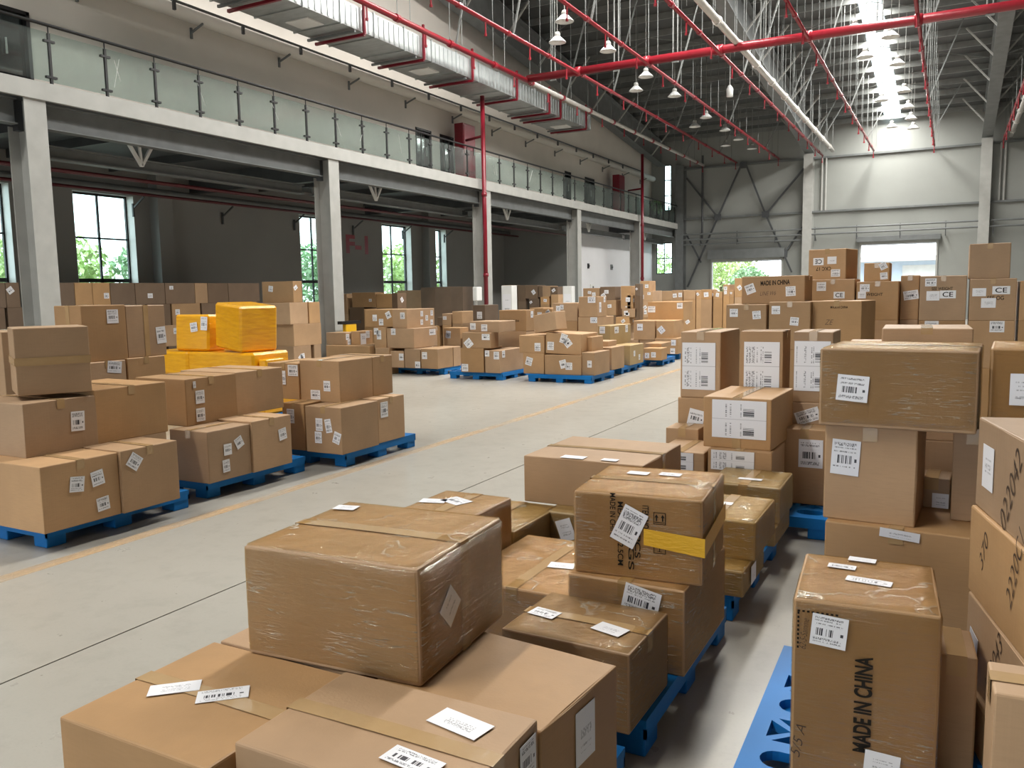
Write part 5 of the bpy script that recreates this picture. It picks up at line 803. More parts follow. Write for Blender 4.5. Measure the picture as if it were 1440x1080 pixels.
 {'p': (-10.049, 16.95, 0.53), 's': (0.195, 0.7, 0.267), 'l': 'small labelled carton right of the leftmost mid pallet, rightmost', 'g': 'cartons behind the second mid pallet', 'rnd': 2},
 {'p': (-10.409, 20.85, 0.945), 's': (0.133, 0.7, 0.236), 'l': 'labelled carton in the jumbled middle of the far rows, leftmost', 'g': 'cartons in the middle of the far rows', 'rnd': 2},
 {'p': (-10.111, 20.85, 0.984), 's': (0.416, 0.7, 0.331), 'l': 'labelled carton in the jumbled middle of the far rows, second from the left', 'g': 'cartons in the middle of the far rows', 'rnd': 2},
 {'p': (-9.774, 20.85, 0.984), 's': (0.259, 0.7, 0.31), 'l': 'labelled carton in the jumbled middle of the far rows, rightmost', 'g': 'cartons in the middle of the far rows', 'rnd': 2},
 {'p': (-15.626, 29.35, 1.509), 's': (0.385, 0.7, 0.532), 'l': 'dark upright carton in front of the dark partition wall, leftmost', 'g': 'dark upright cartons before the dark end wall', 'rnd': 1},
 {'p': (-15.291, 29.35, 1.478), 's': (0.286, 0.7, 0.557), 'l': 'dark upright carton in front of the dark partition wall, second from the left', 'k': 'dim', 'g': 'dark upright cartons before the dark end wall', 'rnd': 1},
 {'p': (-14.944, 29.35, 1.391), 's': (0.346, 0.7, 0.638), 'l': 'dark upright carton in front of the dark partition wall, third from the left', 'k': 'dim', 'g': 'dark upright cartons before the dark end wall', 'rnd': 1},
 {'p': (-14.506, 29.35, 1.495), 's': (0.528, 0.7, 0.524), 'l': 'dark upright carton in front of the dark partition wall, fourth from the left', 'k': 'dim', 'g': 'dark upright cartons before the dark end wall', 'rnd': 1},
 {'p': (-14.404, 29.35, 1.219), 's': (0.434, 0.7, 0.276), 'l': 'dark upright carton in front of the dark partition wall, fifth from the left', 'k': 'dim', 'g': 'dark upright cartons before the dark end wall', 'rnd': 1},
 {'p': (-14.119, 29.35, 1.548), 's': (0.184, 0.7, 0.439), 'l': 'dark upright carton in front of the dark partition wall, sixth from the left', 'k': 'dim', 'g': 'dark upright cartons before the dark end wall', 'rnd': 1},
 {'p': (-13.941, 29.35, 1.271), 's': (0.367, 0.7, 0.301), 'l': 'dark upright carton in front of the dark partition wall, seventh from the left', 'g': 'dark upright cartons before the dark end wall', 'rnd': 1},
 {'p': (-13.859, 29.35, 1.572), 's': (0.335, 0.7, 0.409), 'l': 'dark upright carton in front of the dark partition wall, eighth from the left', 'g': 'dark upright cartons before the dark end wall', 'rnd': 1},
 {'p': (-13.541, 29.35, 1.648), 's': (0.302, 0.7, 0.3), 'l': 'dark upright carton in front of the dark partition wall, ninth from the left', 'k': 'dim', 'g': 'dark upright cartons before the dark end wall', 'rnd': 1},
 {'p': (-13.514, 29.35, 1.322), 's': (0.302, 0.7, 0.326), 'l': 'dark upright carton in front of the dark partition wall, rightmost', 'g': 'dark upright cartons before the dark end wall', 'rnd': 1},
 {'p': (-9.926, 24.35, 1.559), 's': (0.549, 0.7, 0.285), 'l': 'carton in the jumbled stack in front of the bright white wall, leftmost', 'g': 'cartons in front of the bright wall', 'rnd': 2},
 {'p': (-9.383, 24.248, 1.465), 's': (0.491, 0.496, 0.413), 'l': 'carton in the jumbled stack in front of the bright white wall, second from the left', 'k': 'dim', 'g': 'cartons in front of the bright wall', 'rnd': 2},
 {'p': (-9.267, 24.344, 1.007), 's': (0.303, 0.688, 0.458), 'l': 'carton in the jumbled stack in front of the bright white wall, third from the left', 'g': 'cartons in front of the bright wall', 'rnd': 2},
 {'p': (-9.257, 24.35, 0.723), 's': (0.28, 0.7, 0.284), 'l': 'carton in the jumbled stack in front of the bright white wall, fourth from the left', 'k': 'dim', 'g': 'cartons in front of the bright wall', 'rnd': 2},
 {'p': (-8.897, 24.35, 0.681), 's': (0.438, 0.7, 0.26), 'l': 'carton in the jumbled stack in front of the bright white wall, fifth from the left', 'g': 'cartons in front of the bright wall', 'rnd': 2},
 {'p': (-8.792, 24.35, 1.287), 's': (0.321, 0.7, 0.603), 'l': 'carton in the jumbled stack in front of the bright white wall, sixth from the left', 'g': 'cartons in front of the bright wall', 'rnd': 2},
 {'p': (-8.679, 24.35, 0.941), 's': (0.457, 0.7, 0.259), 'l': 'carton in the jumbled stack in front of the bright white wall, seventh from the left', 'g': 'cartons in front of the bright wall', 'rnd': 2},
 {'p': (-8.655, 24.096, 1.2), 's': (0.182, 0.192, 0.409), 'l': 'carton in the jumbled stack in front of the bright white wall, eighth from the left', 'g': 'cartons in front of the bright wall', 'rnd': 2},
 {'p': (-8.416, 24.15, 1.585), 's': (0.158, 0.3, 0.363), 'l': 'carton in the jumbled stack in front of the bright white wall, rightmost', 'k': 'dim', 'g': 'cartons in front of the bright wall', 'rnd': 2},
 {'p': (-9.24, 27.35, 0.84), 's': (0.278, 0.7, 0.529), 'l': 'labelled carton in the far row beside the last column, leftmost', 'g': 'cartons in the far row by the last column', 'rnd': 2},
 {'p': (-9.216, 27.343, 1.726), 's': (0.327, 0.686, 0.337), 'l': 'labelled carton in the far row beside the last column, second from the left', 'g': 'cartons in the far row by the last column', 'rnd': 2},
 {'p': (-9.153, 27.506, 1.367), 's': (0.453, 1.013, 0.359), 'l': 'labelled carton in the far row beside the last column, third from the left', 'g': 'cartons in the far row by the last column', 'rnd': 2},
 {'p': (-8.432, 27.35, 1.408), 's': (0.344, 0.7, 0.307), 'l': 'labelled carton in the far row beside the last column, fourth from the left', 'g': 'cartons in the far row by the last column', 'rnd': 2},
 {'p': (-8.079, 27.35, 1.404), 's': (0.364, 0.7, 0.329), 'l': 'labelled carton in the far row beside the last column, fifth from the left', 'g': 'cartons in the far row by the last column', 'rnd': 2},
 {'p': (-7.669, 27.35, 1.423), 's': (0.407, 0.7, 0.303), 'l': 'labelled carton in the far row beside the last column, sixth from the left', 'g': 'cartons in the far row by the last column', 'rnd': 2},
 {'p': (-7.36, 27.35, 1.444), 's': (0.166, 0.7, 0.279), 'l': 'labelled carton in the far row beside the last column, seventh from the left', 'g': 'cartons in the far row by the last column', 'rnd': 2},
 {'p': (-7.101, 27.35, 1.417), 's': (0.352, 0.7, 0.323), 'l': 'labelled carton in the far row beside the last column, eighth from the left', 'g': 'cartons in the far row by the last column', 'rnd': 2},
 {'p': (-6.728, 27.35, 1.413), 's': (0.301, 0.7, 0.253), 'l': 'labelled carton in the far row beside the last column, ninth from the left', 'g': 'cartons in the far row by the last column', 'rnd': 2},
 {'p': (-6.453, 27.35, 1.525), 's': (0.206, 0.7, 0.365), 'l': 'labelled carton in the far row beside the last column, tenth from the left', 'g': 'cartons in the far row by the last column', 'rnd': 2},
 {'p': (-6.28, 27.35, 1.477), 's': (0.137, 0.7, 0.228), 'l': 'labelled carton in the far row beside the last column, eleventh from the left', 'g': 'cartons in the far row by the last column', 'rnd': 2},
 {'p': (-6.056, 27.35, 1.474), 's': (0.271, 0.7, 0.612), 'l': 'labelled carton in the far row beside the last column, rightmost', 'g': 'cartons in the far row by the last column', 'rnd': 2},
 {'p': (-8.937, 31.35, 0.271), 's': (0.526, 0.7, 0.486), 'l': 'tan carton seen over the leftmost upright white-sheet carton, leftmost', 'g': 'cartons beyond the white-sheet cartons', 'rnd': 1},
 {'p': (-8.51, 31.35, 0.326), 's': (0.328, 0.7, 0.457), 'l': 'tan carton seen over the leftmost upright white-sheet carton, second from the left', 'g': 'cartons beyond the white-sheet cartons', 'rnd': 1},
 {'p': (-8.46, 31.416, 0.783), 's': (0.436, 0.832, 0.561), 'l': 'tan carton seen over the leftmost upright white-sheet carton, third from the left', 'g': 'cartons beyond the white-sheet cartons', 'rnd': 1},
 {'p': (-7.783, 31.35, 0.357), 's': (0.802, 0.7, 0.424), 'l': 'tan carton seen over the leftmost upright white-sheet carton, fourth from the left', 'g': 'cartons beyond the white-sheet cartons', 'rnd': 1},
 {'p': (-7.76, 31.35, 0.781), 's': (0.533, 0.7, 0.502), 'l': 'tan carton seen over the leftmost upright white-sheet carton, rightmost', 'g': 'cartons beyond the white-sheet cartons', 'rnd': 1},
 {'p': (-7.716, 33.35, 1.135), 's': (0.865, 0.7, 0.25), 'l': 'carton stacked in front of the green left doorway', 'g': 'cartons before the left doorway', 'rnd': 1},
 {'p': (-18.032, 22.35, 0.0), 's': (0.182, 0.7, 1.116), 'l': 'lower carton in the row under the middle windows, leftmost', 'g': 'lower shaded cartons of the far rows', 'rnd': 1},
 {'p': (-17.544, 22.35, 0.0), 's': (0.598, 0.7, 0.641), 'l': 'lower carton in the row under the middle windows, second from the left', 'k': 'dim', 'g': 'lower shaded cartons of the far rows', 'rnd': 1},
 {'p': (-16.982, 22.35, 0.0), 's': (0.528, 0.7, 0.644), 'l': 'lower carton in the row under the middle windows, fourth from the left', 'g': 'lower shaded cartons of the far rows', 'rnd': 1},
 {'p': (-16.402, 22.35, 0.0), 's': (0.632, 0.7, 0.648), 'l': 'lower carton in the row under the middle windows, sixth from the left', 'k': 'dim', 'g': 'lower shaded cartons of the far rows', 'rnd': 1},
 {'p': (-15.977, 22.25, 1.153), 's': (0.226, 0.5, 0.164), 'l': 'lower carton in the row under the middle windows, seventh from the left', 'k': 'dim', 'g': 'lower shaded cartons of the far rows', 'rnd': 1},
 {'p': (-15.562, 22.35, 0.0), 's': (1.061, 0.7, 0.471), 'l': 'lower carton in the row under the middle windows, rightmost', 'g': 'lower shaded cartons of the far rows', 'rnd': 1},
 {'p': (-21.048, 25.35, 0.0), 's': (0.771, 0.7, 1.085), 'l': 'lower carton against the far left wall, leftmost', 'g': 'lower shaded cartons of the far rows', 'rnd': 1},
 {'p': (-17.508, 25.35, 0.0), 's': (1.039, 0.7, 1.174), 'l': 'lower carton against the far left wall, second from the left', 'g': 'lower shaded cartons of the far rows', 'rnd': 1},
 {'p': (-16.68, 25.35, 0.0), 's': (0.614, 0.7, 1.171), 'l': 'lower carton against the far left wall, third from the left', 'k': 'dim', 'g': 'lower shaded cartons of the far rows', 'rnd': 1},
 {'p': (-16.043, 25.35, 0.0), 's': (0.662, 0.7, 1.143), 'l': 'lower carton against the far left wall, fourth from the left', 'k': 'dim', 'g': 'lower shaded cartons of the far rows', 'rnd': 1},
 {'p': (-15.462, 25.35, 0.0), 's': (0.502, 0.7, 1.14), 'l': 'lower carton against the far left wall, rightmost', 'k': 'dim', 'g': 'lower shaded cartons of the far rows', 'rnd': 1},
 {'p': (-13.259, 18.55, 0.0), 's': (0.375, 0.7, 1.03), 'l': 'lower carton behind the third column, leftmost', 'g': 'lower shaded cartons of the far rows', 'rnd': 1},
 {'p': (-12.911, 18.55, 0.0), 's': (0.324, 0.7, 0.974), 'l': 'lower carton behind the third column, second from the left', 'g': 'lower shaded cartons of the far rows', 'rnd': 1},
 {'p': (-11.924, 18.55, 0.0), 's': (0.222, 0.7, 0.697), 'l': 'lower carton behind the third column, third from the left', 'g': 'lower shaded cartons of the far rows', 'rnd': 1},
 {'p': (-11.585, 18.55, 0.0), 's': (0.262, 0.7, 0.94), 'l': 'lower carton behind the third column, fifth from the left', 'g': 'lower shaded cartons of the far rows', 'rnd': 1},
 {'p': (-11.259, 18.55, 0.0), 's': (0.302, 0.7, 0.978), 'l': 'lower carton behind the third column, sixth from the left', 'g': 'lower shaded cartons of the far rows', 'rnd': 1},
 {'p': (-10.609, 18.555, 0.0), 's': (0.356, 0.709, 1.033), 'l': 'lower carton behind the third column, rightmost', 'k': 'dim', 'g': 'lower shaded cartons of the far rows', 'rnd': 1},
 {'p': (-10.431, 16.796, 0.0), 's': (0.456, 0.391, 0.526), 'l': 'lower carton behind the second mid pallet, leftmost', 'g': 'lower shaded cartons of the far rows', 'rnd': 1},
 {'p': (-10.049, 16.95, 0.0), 's': (0.195, 0.7, 0.53), 'l': 'lower carton behind the second mid pallet, rightmost', 'g': 'lower shaded cartons of the far rows', 'rnd': 1},
 {'p': (-10.409, 20.85, 0.0), 's': (0.133, 0.7, 0.945), 'l': 'lower carton in the middle of the far rows, leftmost', 'g': 'lower shaded cartons of the far rows', 'rnd': 1},
 {'p': (-10.111, 20.85, 0.0), 's': (0.416, 0.7, 0.984), 'l': 'lower carton in the middle of the far rows, second from the left', 'g': 'lower shaded cartons of the far rows', 'rnd': 1},
 {'p': (-9.774, 20.85, 0.0), 's': (0.259, 0.7, 0.984), 'l': 'lower carton in the middle of the far rows, rightmost', 'g': 'lower shaded cartons of the far rows', 'rnd': 1},
 {'p': (-15.626, 29.35, 0.0), 's': (0.385, 0.7, 1.509), 'l': 'lower carton before the dark end wall, leftmost', 'g': 'lower shaded cartons of the far rows', 'rnd': 1},
 {'p': (-15.291, 29.35, 0.0), 's': (0.286, 0.7, 1.478), 'l': 'lower carton before the dark end wall, second from the left', 'k': 'dim', 'g': 'lower shaded cartons of the far rows', 'rnd': 1},
 {'p': (-14.944, 29.35, 0.0), 's': (0.346, 0.7, 1.391), 'l': 'lower carton before the dark end wall, third from the left', 'k': 'dim', 'g': 'lower shaded cartons of the far rows', 'rnd': 1},
 {'p': (-14.404, 29.35, 0.0), 's': (0.434, 0.7, 1.219), 'l': 'lower carton before the dark end wall, fifth from the left', 'k': 'dim', 'g': 'lower shaded cartons of the far rows', 'rnd': 1},
 {'p': (-13.941, 29.35, 0.0), 's': (0.367, 0.7, 1.271), 'l': 'lower carton before the dark end wall, seventh from the left', 'g': 'lower shaded cartons of the far rows', 'rnd': 1},
 {'p': (-13.514, 29.35, 0.0), 's': (0.302, 0.7, 1.322), 'l': 'lower carton before the dark end wall, rightmost', 'g': 'lower shaded cartons of the far rows', 'rnd': 1},
 {'p': (-9.926, 24.35, 0.0), 's': (0.549, 0.7, 1.559), 'l': 'lower carton in front of the bright wall, leftmost', 'g': 'lower shaded cartons of the far rows', 'rnd': 1},
 {'p': (-9.257, 24.35, 0.0), 's': (0.28, 0.7, 0.723), 'l': 'lower carton in front of the bright wall, fourth from the left', 'k': 'dim', 'g': 'lower shaded cartons of the far rows', 'rnd': 1},
 {'p': (-8.897, 24.35, 0.0), 's': (0.438, 0.7, 0.681), 'l': 'lower carton in front of the bright wall, fifth from the left', 'g': 'lower shaded cartons of the far rows', 'rnd': 1},
 {'p': (-8.792, 24.35, 1.2), 's': (0.321, 0.7, 0.087), 'l': 'lower carton in front of the bright wall, sixth from the left', 'g': 'lower shaded cartons of the far rows', 'rnd': 1},
 {'p': (-8.416, 24.15, 0.0), 's': (0.158, 0.3, 1.585), 'l': 'lower carton in front of the bright wall, rightmost', 'k': 'dim', 'g': 'lower shaded cartons of the far rows', 'rnd': 1},
 {'p': (-9.24, 27.35, 0.0), 's': (0.278, 0.7, 0.84), 'l': 'lower carton in the far row by the last column, leftmost', 'g': 'lower shaded cartons of the far rows', 'rnd': 1},
 {'p': (-8.432, 27.35, 0.0), 's': (0.344, 0.7, 1.408), 'l': 'lower carton in the far row by the last column, fourth from the left', 'g': 'lower shaded cartons of the far rows', 'rnd': 1},
 {'p': (-8.079, 27.35, 0.0), 's': (0.364, 0.7, 1.404), 'l': 'lower carton in the far row by the last column, fifth from the left', 'g': 'lower shaded cartons of the far rows', 'rnd': 1},
 {'p': (-7.669, 27.35, 0.0), 's': (0.407, 0.7, 1.423), 'l': 'lower carton in the far row by the last column, sixth from the left', 'g': 'lower shaded cartons of the far rows', 'rnd': 1},
 {'p': (-7.36, 27.35, 0.0), 's': (0.166, 0.7, 1.444), 'l': 'lower carton in the far row by the last column, seventh from the left', 'g': 'lower shaded cartons of the far rows', 'rnd': 1},
 {'p': (-7.101, 27.35, 0.0), 's': (0.352, 0.7, 1.417), 'l': 'lower carton in the far row by the last column, eighth from the left', 'g': 'lower shaded cartons of the far rows', 'rnd': 1},
 {'p': (-6.728, 27.35, 0.0), 's': (0.301, 0.7, 1.413), 'l': 'lower carton in the far row by the last column, ninth from the left', 'g': 'lower shaded cartons of the far rows', 'rnd': 1},
 {'p': (-6.453, 27.35, 0.0), 's': (0.206, 0.7, 1.525), 'l': 'lower carton in the far row by the last column, tenth from the left', 'g': 'lower shaded cartons of the far rows', 'rnd': 1},
 {'p': (-6.28, 27.35, 0.0), 's': (0.137, 0.7, 1.477), 'l': 'lower carton in the far row by the last column, eleventh from the left', 'g': 'lower shaded cartons of the far rows', 'rnd': 1},
 {'p': (-6.056, 27.35, 0.0), 's': (0.271, 0.7, 1.474), 'l': 'lower carton in the far row by the last column, rightmost', 'g': 'lower shaded cartons of the far rows', 'rnd': 1},
 {'p': (-8.937, 31.35, 0.0), 's': (0.526, 0.7, 0.271), 'l': 'lower carton beyond the white-sheet cartons, leftmost', 'g': 'lower shaded cartons of the far rows', 'rnd': 1},
 {'p': (-8.51, 31.35, 0.0), 's': (0.328, 0.7, 0.326), 'l': 'lower carton beyond the white-sheet cartons, second from the left', 'g': 'lower shaded cartons of the far rows', 'rnd': 1},
 {'p': (-7.783, 31.35, 0.0), 's': (0.802, 0.7, 0.357), 'l': 'lower carton beyond the white-sheet cartons, fourth from the left', 'g': 'lower shaded cartons of the far rows', 'rnd': 1},
 {'p': (-7.716, 33.35, 0.0), 's': (0.865, 0.7, 1.135), 'l': 'lower carton before the left doorway', 'g': 'lower shaded cartons of the far rows', 'rnd': 1}]
# ================================================================== PALLETS
def deck_mesh(w, d, t=.035):
    bm = bmesh.new(); holes = []
    def loop(pts):
        vs_ = [bm.verts.new((x, y, 0)) for x, y in pts]; holes.append(list(pts))
        return [bm.edges.new((vs_[i], vs_[(i+1) % len(vs_)])) for i in range(len(vs_))]
    ed = loop([(-w/2, -d/2), (w/2, -d/2), (w/2, d/2), (-w/2, d/2)])
    holes.clear(); nx, ny = 5, 5; mx, my = .045, .045
    cw, ch = (w-2*mx)/nx, (d-2*my)/ny
    for i in range(nx):
        for j in range(ny):
            x0, y0 = -w/2+mx+i*cw+.018, -d/2+my+j*ch+.018; x1, y1 = x0+cw-.036, y0+ch-.036
            if i % 2 == 0 and j % 2 == 0:
                if True:      # oval holes over the feet
                    r = min((x1-x0), (y1-y0))/2*.66; cx, cy_ = (x0+x1)/2, (y0+y1)/2; L = (x1-x0)/2-r
                    pts = []
                    for k in range(9): a = math.pi*k/8; pts.append((cx+L*.9+r*math.sin(a), cy_-r*math.cos(a)))
                    for k in range(9): a = math.pi+math.pi*k/8; pts.append((cx-L*.9+r*math.sin(a), cy_-r*math.cos(a)))
                    ed += loop(pts); continue
            cx, cy_ = (x0+x1)/2, (y0+y1)/2; g = .011
            ed += loop([(x0+2*g, y0), (x1-2*g, y0), (cx, cy_-1.4*g)]); ed += loop([(x0+2*g, y1), (cx, cy_+1.4*g), (x1-2*g, y1)])
            ed += loop([(x0, y0+2*g), (cx-1.4*g, cy_), (x0, y1-2*g)]); ed += loop([(x1, y0+2*g), (x1, y1-2*g), (cx+1.4*g, cy_)])
    bmesh.ops.triangle_fill(bm, use_beauty=True, use_dissolve=False, edges=ed)
    def inside(p, poly):
        c = False
        for (xa, ya), (xb, yb) in zip(poly, poly[1:]+poly[:1]):
            if (ya > p.y) != (yb > p.y) and p.x < (xb-xa)*(p.y-ya)/(yb-ya)+xa: c = not c
        return c
    dead = [f for f in bm.faces if any(inside(f.calc_center_median(), h) for h in holes)]
    bmesh.ops.delete(bm, geom=dead, context='FACES_ONLY')
    r = bmesh.ops.extrude_face_region(bm, geom=bm.faces[:])
    bmesh.ops.translate(bm, vec=(0, 0, t), verts=[v for v in r['geom'] if isinstance(v, bmesh.types.BMVert)])
    bmesh.ops.recalc_face_normals(bm, faces=bm.faces)
    me = bpy.data.meshes.new('deck'); bm.to_mesh(me); bm.free(); me.materials.append(M['blue']); return me
decks = {}
foot_me = MB().box(-.075, -.075, 0, .075, .075, .115).mesh('foot', bevel=.008); foot_me.materials.append(M['blue'])
def pallet(x, y, yaw, w, d, lab):
    t = thing('plastic_pallet', lab, 'pallet', (x, y, 0), R_(yaw), 'blue plastic pallets')
    if (w, d) not in decks: decks[(w, d)] = deck_mesh(w, d)
    o = link('deck', decks[(w, d)], None, t); o.location = (0, 0, .115)
    MB().box(-w/2, -d/2, .075, w/2, -d/2+.012, .115).box(-w/2, d/2-.012, .075, w/2, d/2, .115).box(-w/2, -d/2, .075, -w/2+.012, d/2, .115).box(w/2-.012, -d/2, .075, w/2, d/2, .115).obj('rim', M['blue'], t)
    for i in (-1, 0, 1):
        for j in (-1, 0, 1):
            f = link('foot', foot_me, None, t); f.location = (i*(w/2-.08), j*(d/2-.08), 0)
for p in PALLETS: pallet(*p)

# ================================================================== CARTONS
def carton_mesh(sx, sy_, sz, seed, fine, soft=False):
    bm = bmesh.new(); bmesh.ops.create_cube(bm, size=1)
    for v in bm.verts: v.co = Vector((v.co.x*sx, v.co.y*sy_, (v.co.z+.5)*sz))
    bv = min({True: .03, False: .007}[soft is True] if soft != 2 else .012, sx*.1, sy_*.1, sz*.1)
    bmesh.ops.bevel(bm, geom=bm.edges[:], offset=bv, segments=2 if fine else 1, affect='EDGES', profile=.5)
    if fine:
        big = [f for f in bm.faces if f.calc_area() > .01]
        es = list({e for f in big for e in f.edges if e.calc_length() > .08})
        bmesh.ops.subdivide_edges(bm, edges=es, cuts=5, use_grid_fill=True)
        amp = .010 if soft is True else .0025
        for v in bm.verts:
            p = v.co*4.2+Vector((seed*3.7, seed*1.3, seed*.7))
            n = noise.noise_vector(p)
            bul = max(0, 1-(abs(v.co.x)/(sx/2))**2)*max(0, 1-(abs(v.co.y)/(sy_/2))**2)
            v.co += Vector((n.x*amp, n.y*amp, (n.z*amp if v.co.z > .02 else 0)+(.002*bul if v.co.z > sz*.9 else 0)))
    me = bpy.data.meshes.new('carton_body'); bm.to_mesh(me); bm.free()
    if fine:
        for p in me.polygons: p.use_smooth = soft is True
    return me
def shell_mesh(sx, sy_, sz, seed, off=.004):
    bm = bmesh.new(); bmesh.ops.create_cube(bm, size=1)
    for v in bm.verts: v.co = Vector((v.co.x*(sx+2*off), v.co.y*(sy_+2*off), .004+(v.co.z+.5)*(sz+off-.004)))
    bmesh.ops.bevel(bm, geom=bm.edges[:], offset=.012, segments=2, affect='EDGES')
    es = [e for e in bm.edges if e.calc_length() > .06]
    bmesh.ops.subdivide_edges(bm, edges=es, cuts=10, use_grid_fill=True)
    for v in bm.verts:
        n = noise.noise_vector(Vector((v.co.x*5, v.co.y*5, v.co.z*22))+Vector((seed, seed*2, 0)))
        v.co += Vector((n.x, n.y, n.z*.5))*.0018
    me = bpy.data.meshes.new('stretch_film'); bm.to_mesh(me); bm.free()
    for p in me.polygons: p.use_smooth = True
    return me
FR = {'f': lambda s: Matrix.Translation((0, -s[1]/2, s[2]/2)) @ Matrix.Rotation(R_(90), 4, 'X'),
      'r': lambda s: Matrix.Translation((s[0]/2, 0, s[2]/2)) @ Matrix.Rotation(R_(90), 4, 'Z') @ Matrix.Rotation(R_(90), 4, 'X'),
      'l': lambda s: Matrix.Translation((-s[0]/2, 0, s[2]/2)) @ Matrix.Rotation(R_(-90), 4, 'Z') @ Matrix.Rotation(R_(90), 4, 'X'),
      't': lambda s: Matrix.Translation((0, 0, s[2]))}
lab_cache = {}
def label_mesh(w, h, mat):
    k = (round(w, 3), round(h, 3), mat)
    if k not in lab_cache:
        me = bpy.data.meshes.new('shipping_label'); a, b, c = w/2, h/2, .0012
        me.from_pydata([(-a,-b,0),(a,-b,0),(a,b,0),(-a,b,0),(-a,-b,c),(a,-b,c),(a,b,c),(-a,b,c)], [], [(4,5,6,7),(0,1,5,4),(1,2,6,5),(2,3,7,6),(3,0,4,7)])
        uv = me.uv_layers.new(name='uv')
        co = {0:(0,0),1:(1,0),2:(1,1),3:(0,1)}
        for lp in me.loops: uv.data[lp.index].uv = co[lp.vertex_index % 4]
        me.materials.append(M[mat]); lab_cache[k] = me
    return lab_cache[k]
txt_cache = {}
def text_part(par, s, face, u, v, w, h, rot, txt, mat, shear=0, bold=.012, lift=.009, name='printed_text'):
    k = (txt, shear, bold, mat)
    if k not in txt_cache:
        txt_cache[k] = text_mesh(txt, bold, shear); txt_cache[k][0].materials.append(M[mat])
    me, tw, th = txt_cache[k]
    o = link(name, me, None, par)
    o.matrix_local = FR[face](s) @ Matrix.Translation((u, v, lift)) @ Matrix.Rotation(R_(rot), 4, 'Z') @ Matrix.Diagonal((w/tw, h/th, 1, 1))
    return o
def icon_part(par, s, face, u, v, w, kind, lift=.009):
    m = MB(); a = w/2; t_ = w*.06
    def rc(x0, y0, x1, y1): m.poly([(x0, y0, 0), (x1, y0, 0), (x1, y1, 0), (x0, y1, 0)])
    rc(-a, -a, a, -a+t_); rc(-a, a-t_, a, a); rc(-a, -a, -a+t_, a); rc(a-t_, -a, a, a)
    if kind == 'dash':
        m = MB(); n = 9
        for k in range(n): rc(-a, -a+w*k/n, -a+.006, -a+w*(k+.55)/n); rc(-a+w*k/n, a-.006, -a+w*(k+.55)/n, a)
    elif kind == 'up':
        for q in (-.5*a, .5*a):
            rc(q-.12*a, -.45*a, q+.12*a, .2*a); m.poly([(q-.32*a, .15*a, 0), (q+.32*a, .15*a, 0), (q, .7*a, 0)])
        rc(-.8*a, -.7*a, .8*a, -.58*a)
    else:
        m.poly([(-.4*a, .65*a, 0), (-.25*a, .0*a, 0), (.25*a, 0, 0), (.4*a, .65*a, 0)]); rc(-.06*a, -.6*a, .06*a, .02*a); rc(-.35*a, -.68*a, .35*a, -.58*a)
    o = link('printed_icon', m.mesh('printed_icon'), M['ink'], par)
    o.matrix_local = FR[face](s) @ Matrix.Translation((u, v, lift))
def tape_part(par, s, full):
    sx, sy_, sz = s; w = .03; e = .0025; x = sx >= sy_
    L = (sx if x else sy_)/2+e; dn = sz if full else min(.07, sz*.4)
    pts = [(-L, sz-dn+.002 if not full else .004), (-L, sz+e), (-L*.5, sz+e+.002), (0, sz+e+.003), (L*.5, sz+e+.002), (L, sz+e), (L, sz-dn+.002 if not full else .004)]
    m = MB()
    for (a, za), (b, zb) in zip(pts[:-1], pts[1:]):
        q = [(a, -w, za), (b, -w, zb), (b, w, zb), (a, w, za)]
        if not x: q = [(-y_, x_, z_) for x_, y_, z_ in q]
        m.poly(q)
    m.obj('packing_tape', M['tape'], par)
CX, CYY = 0.0, 0.0
rng = random.Random(5)
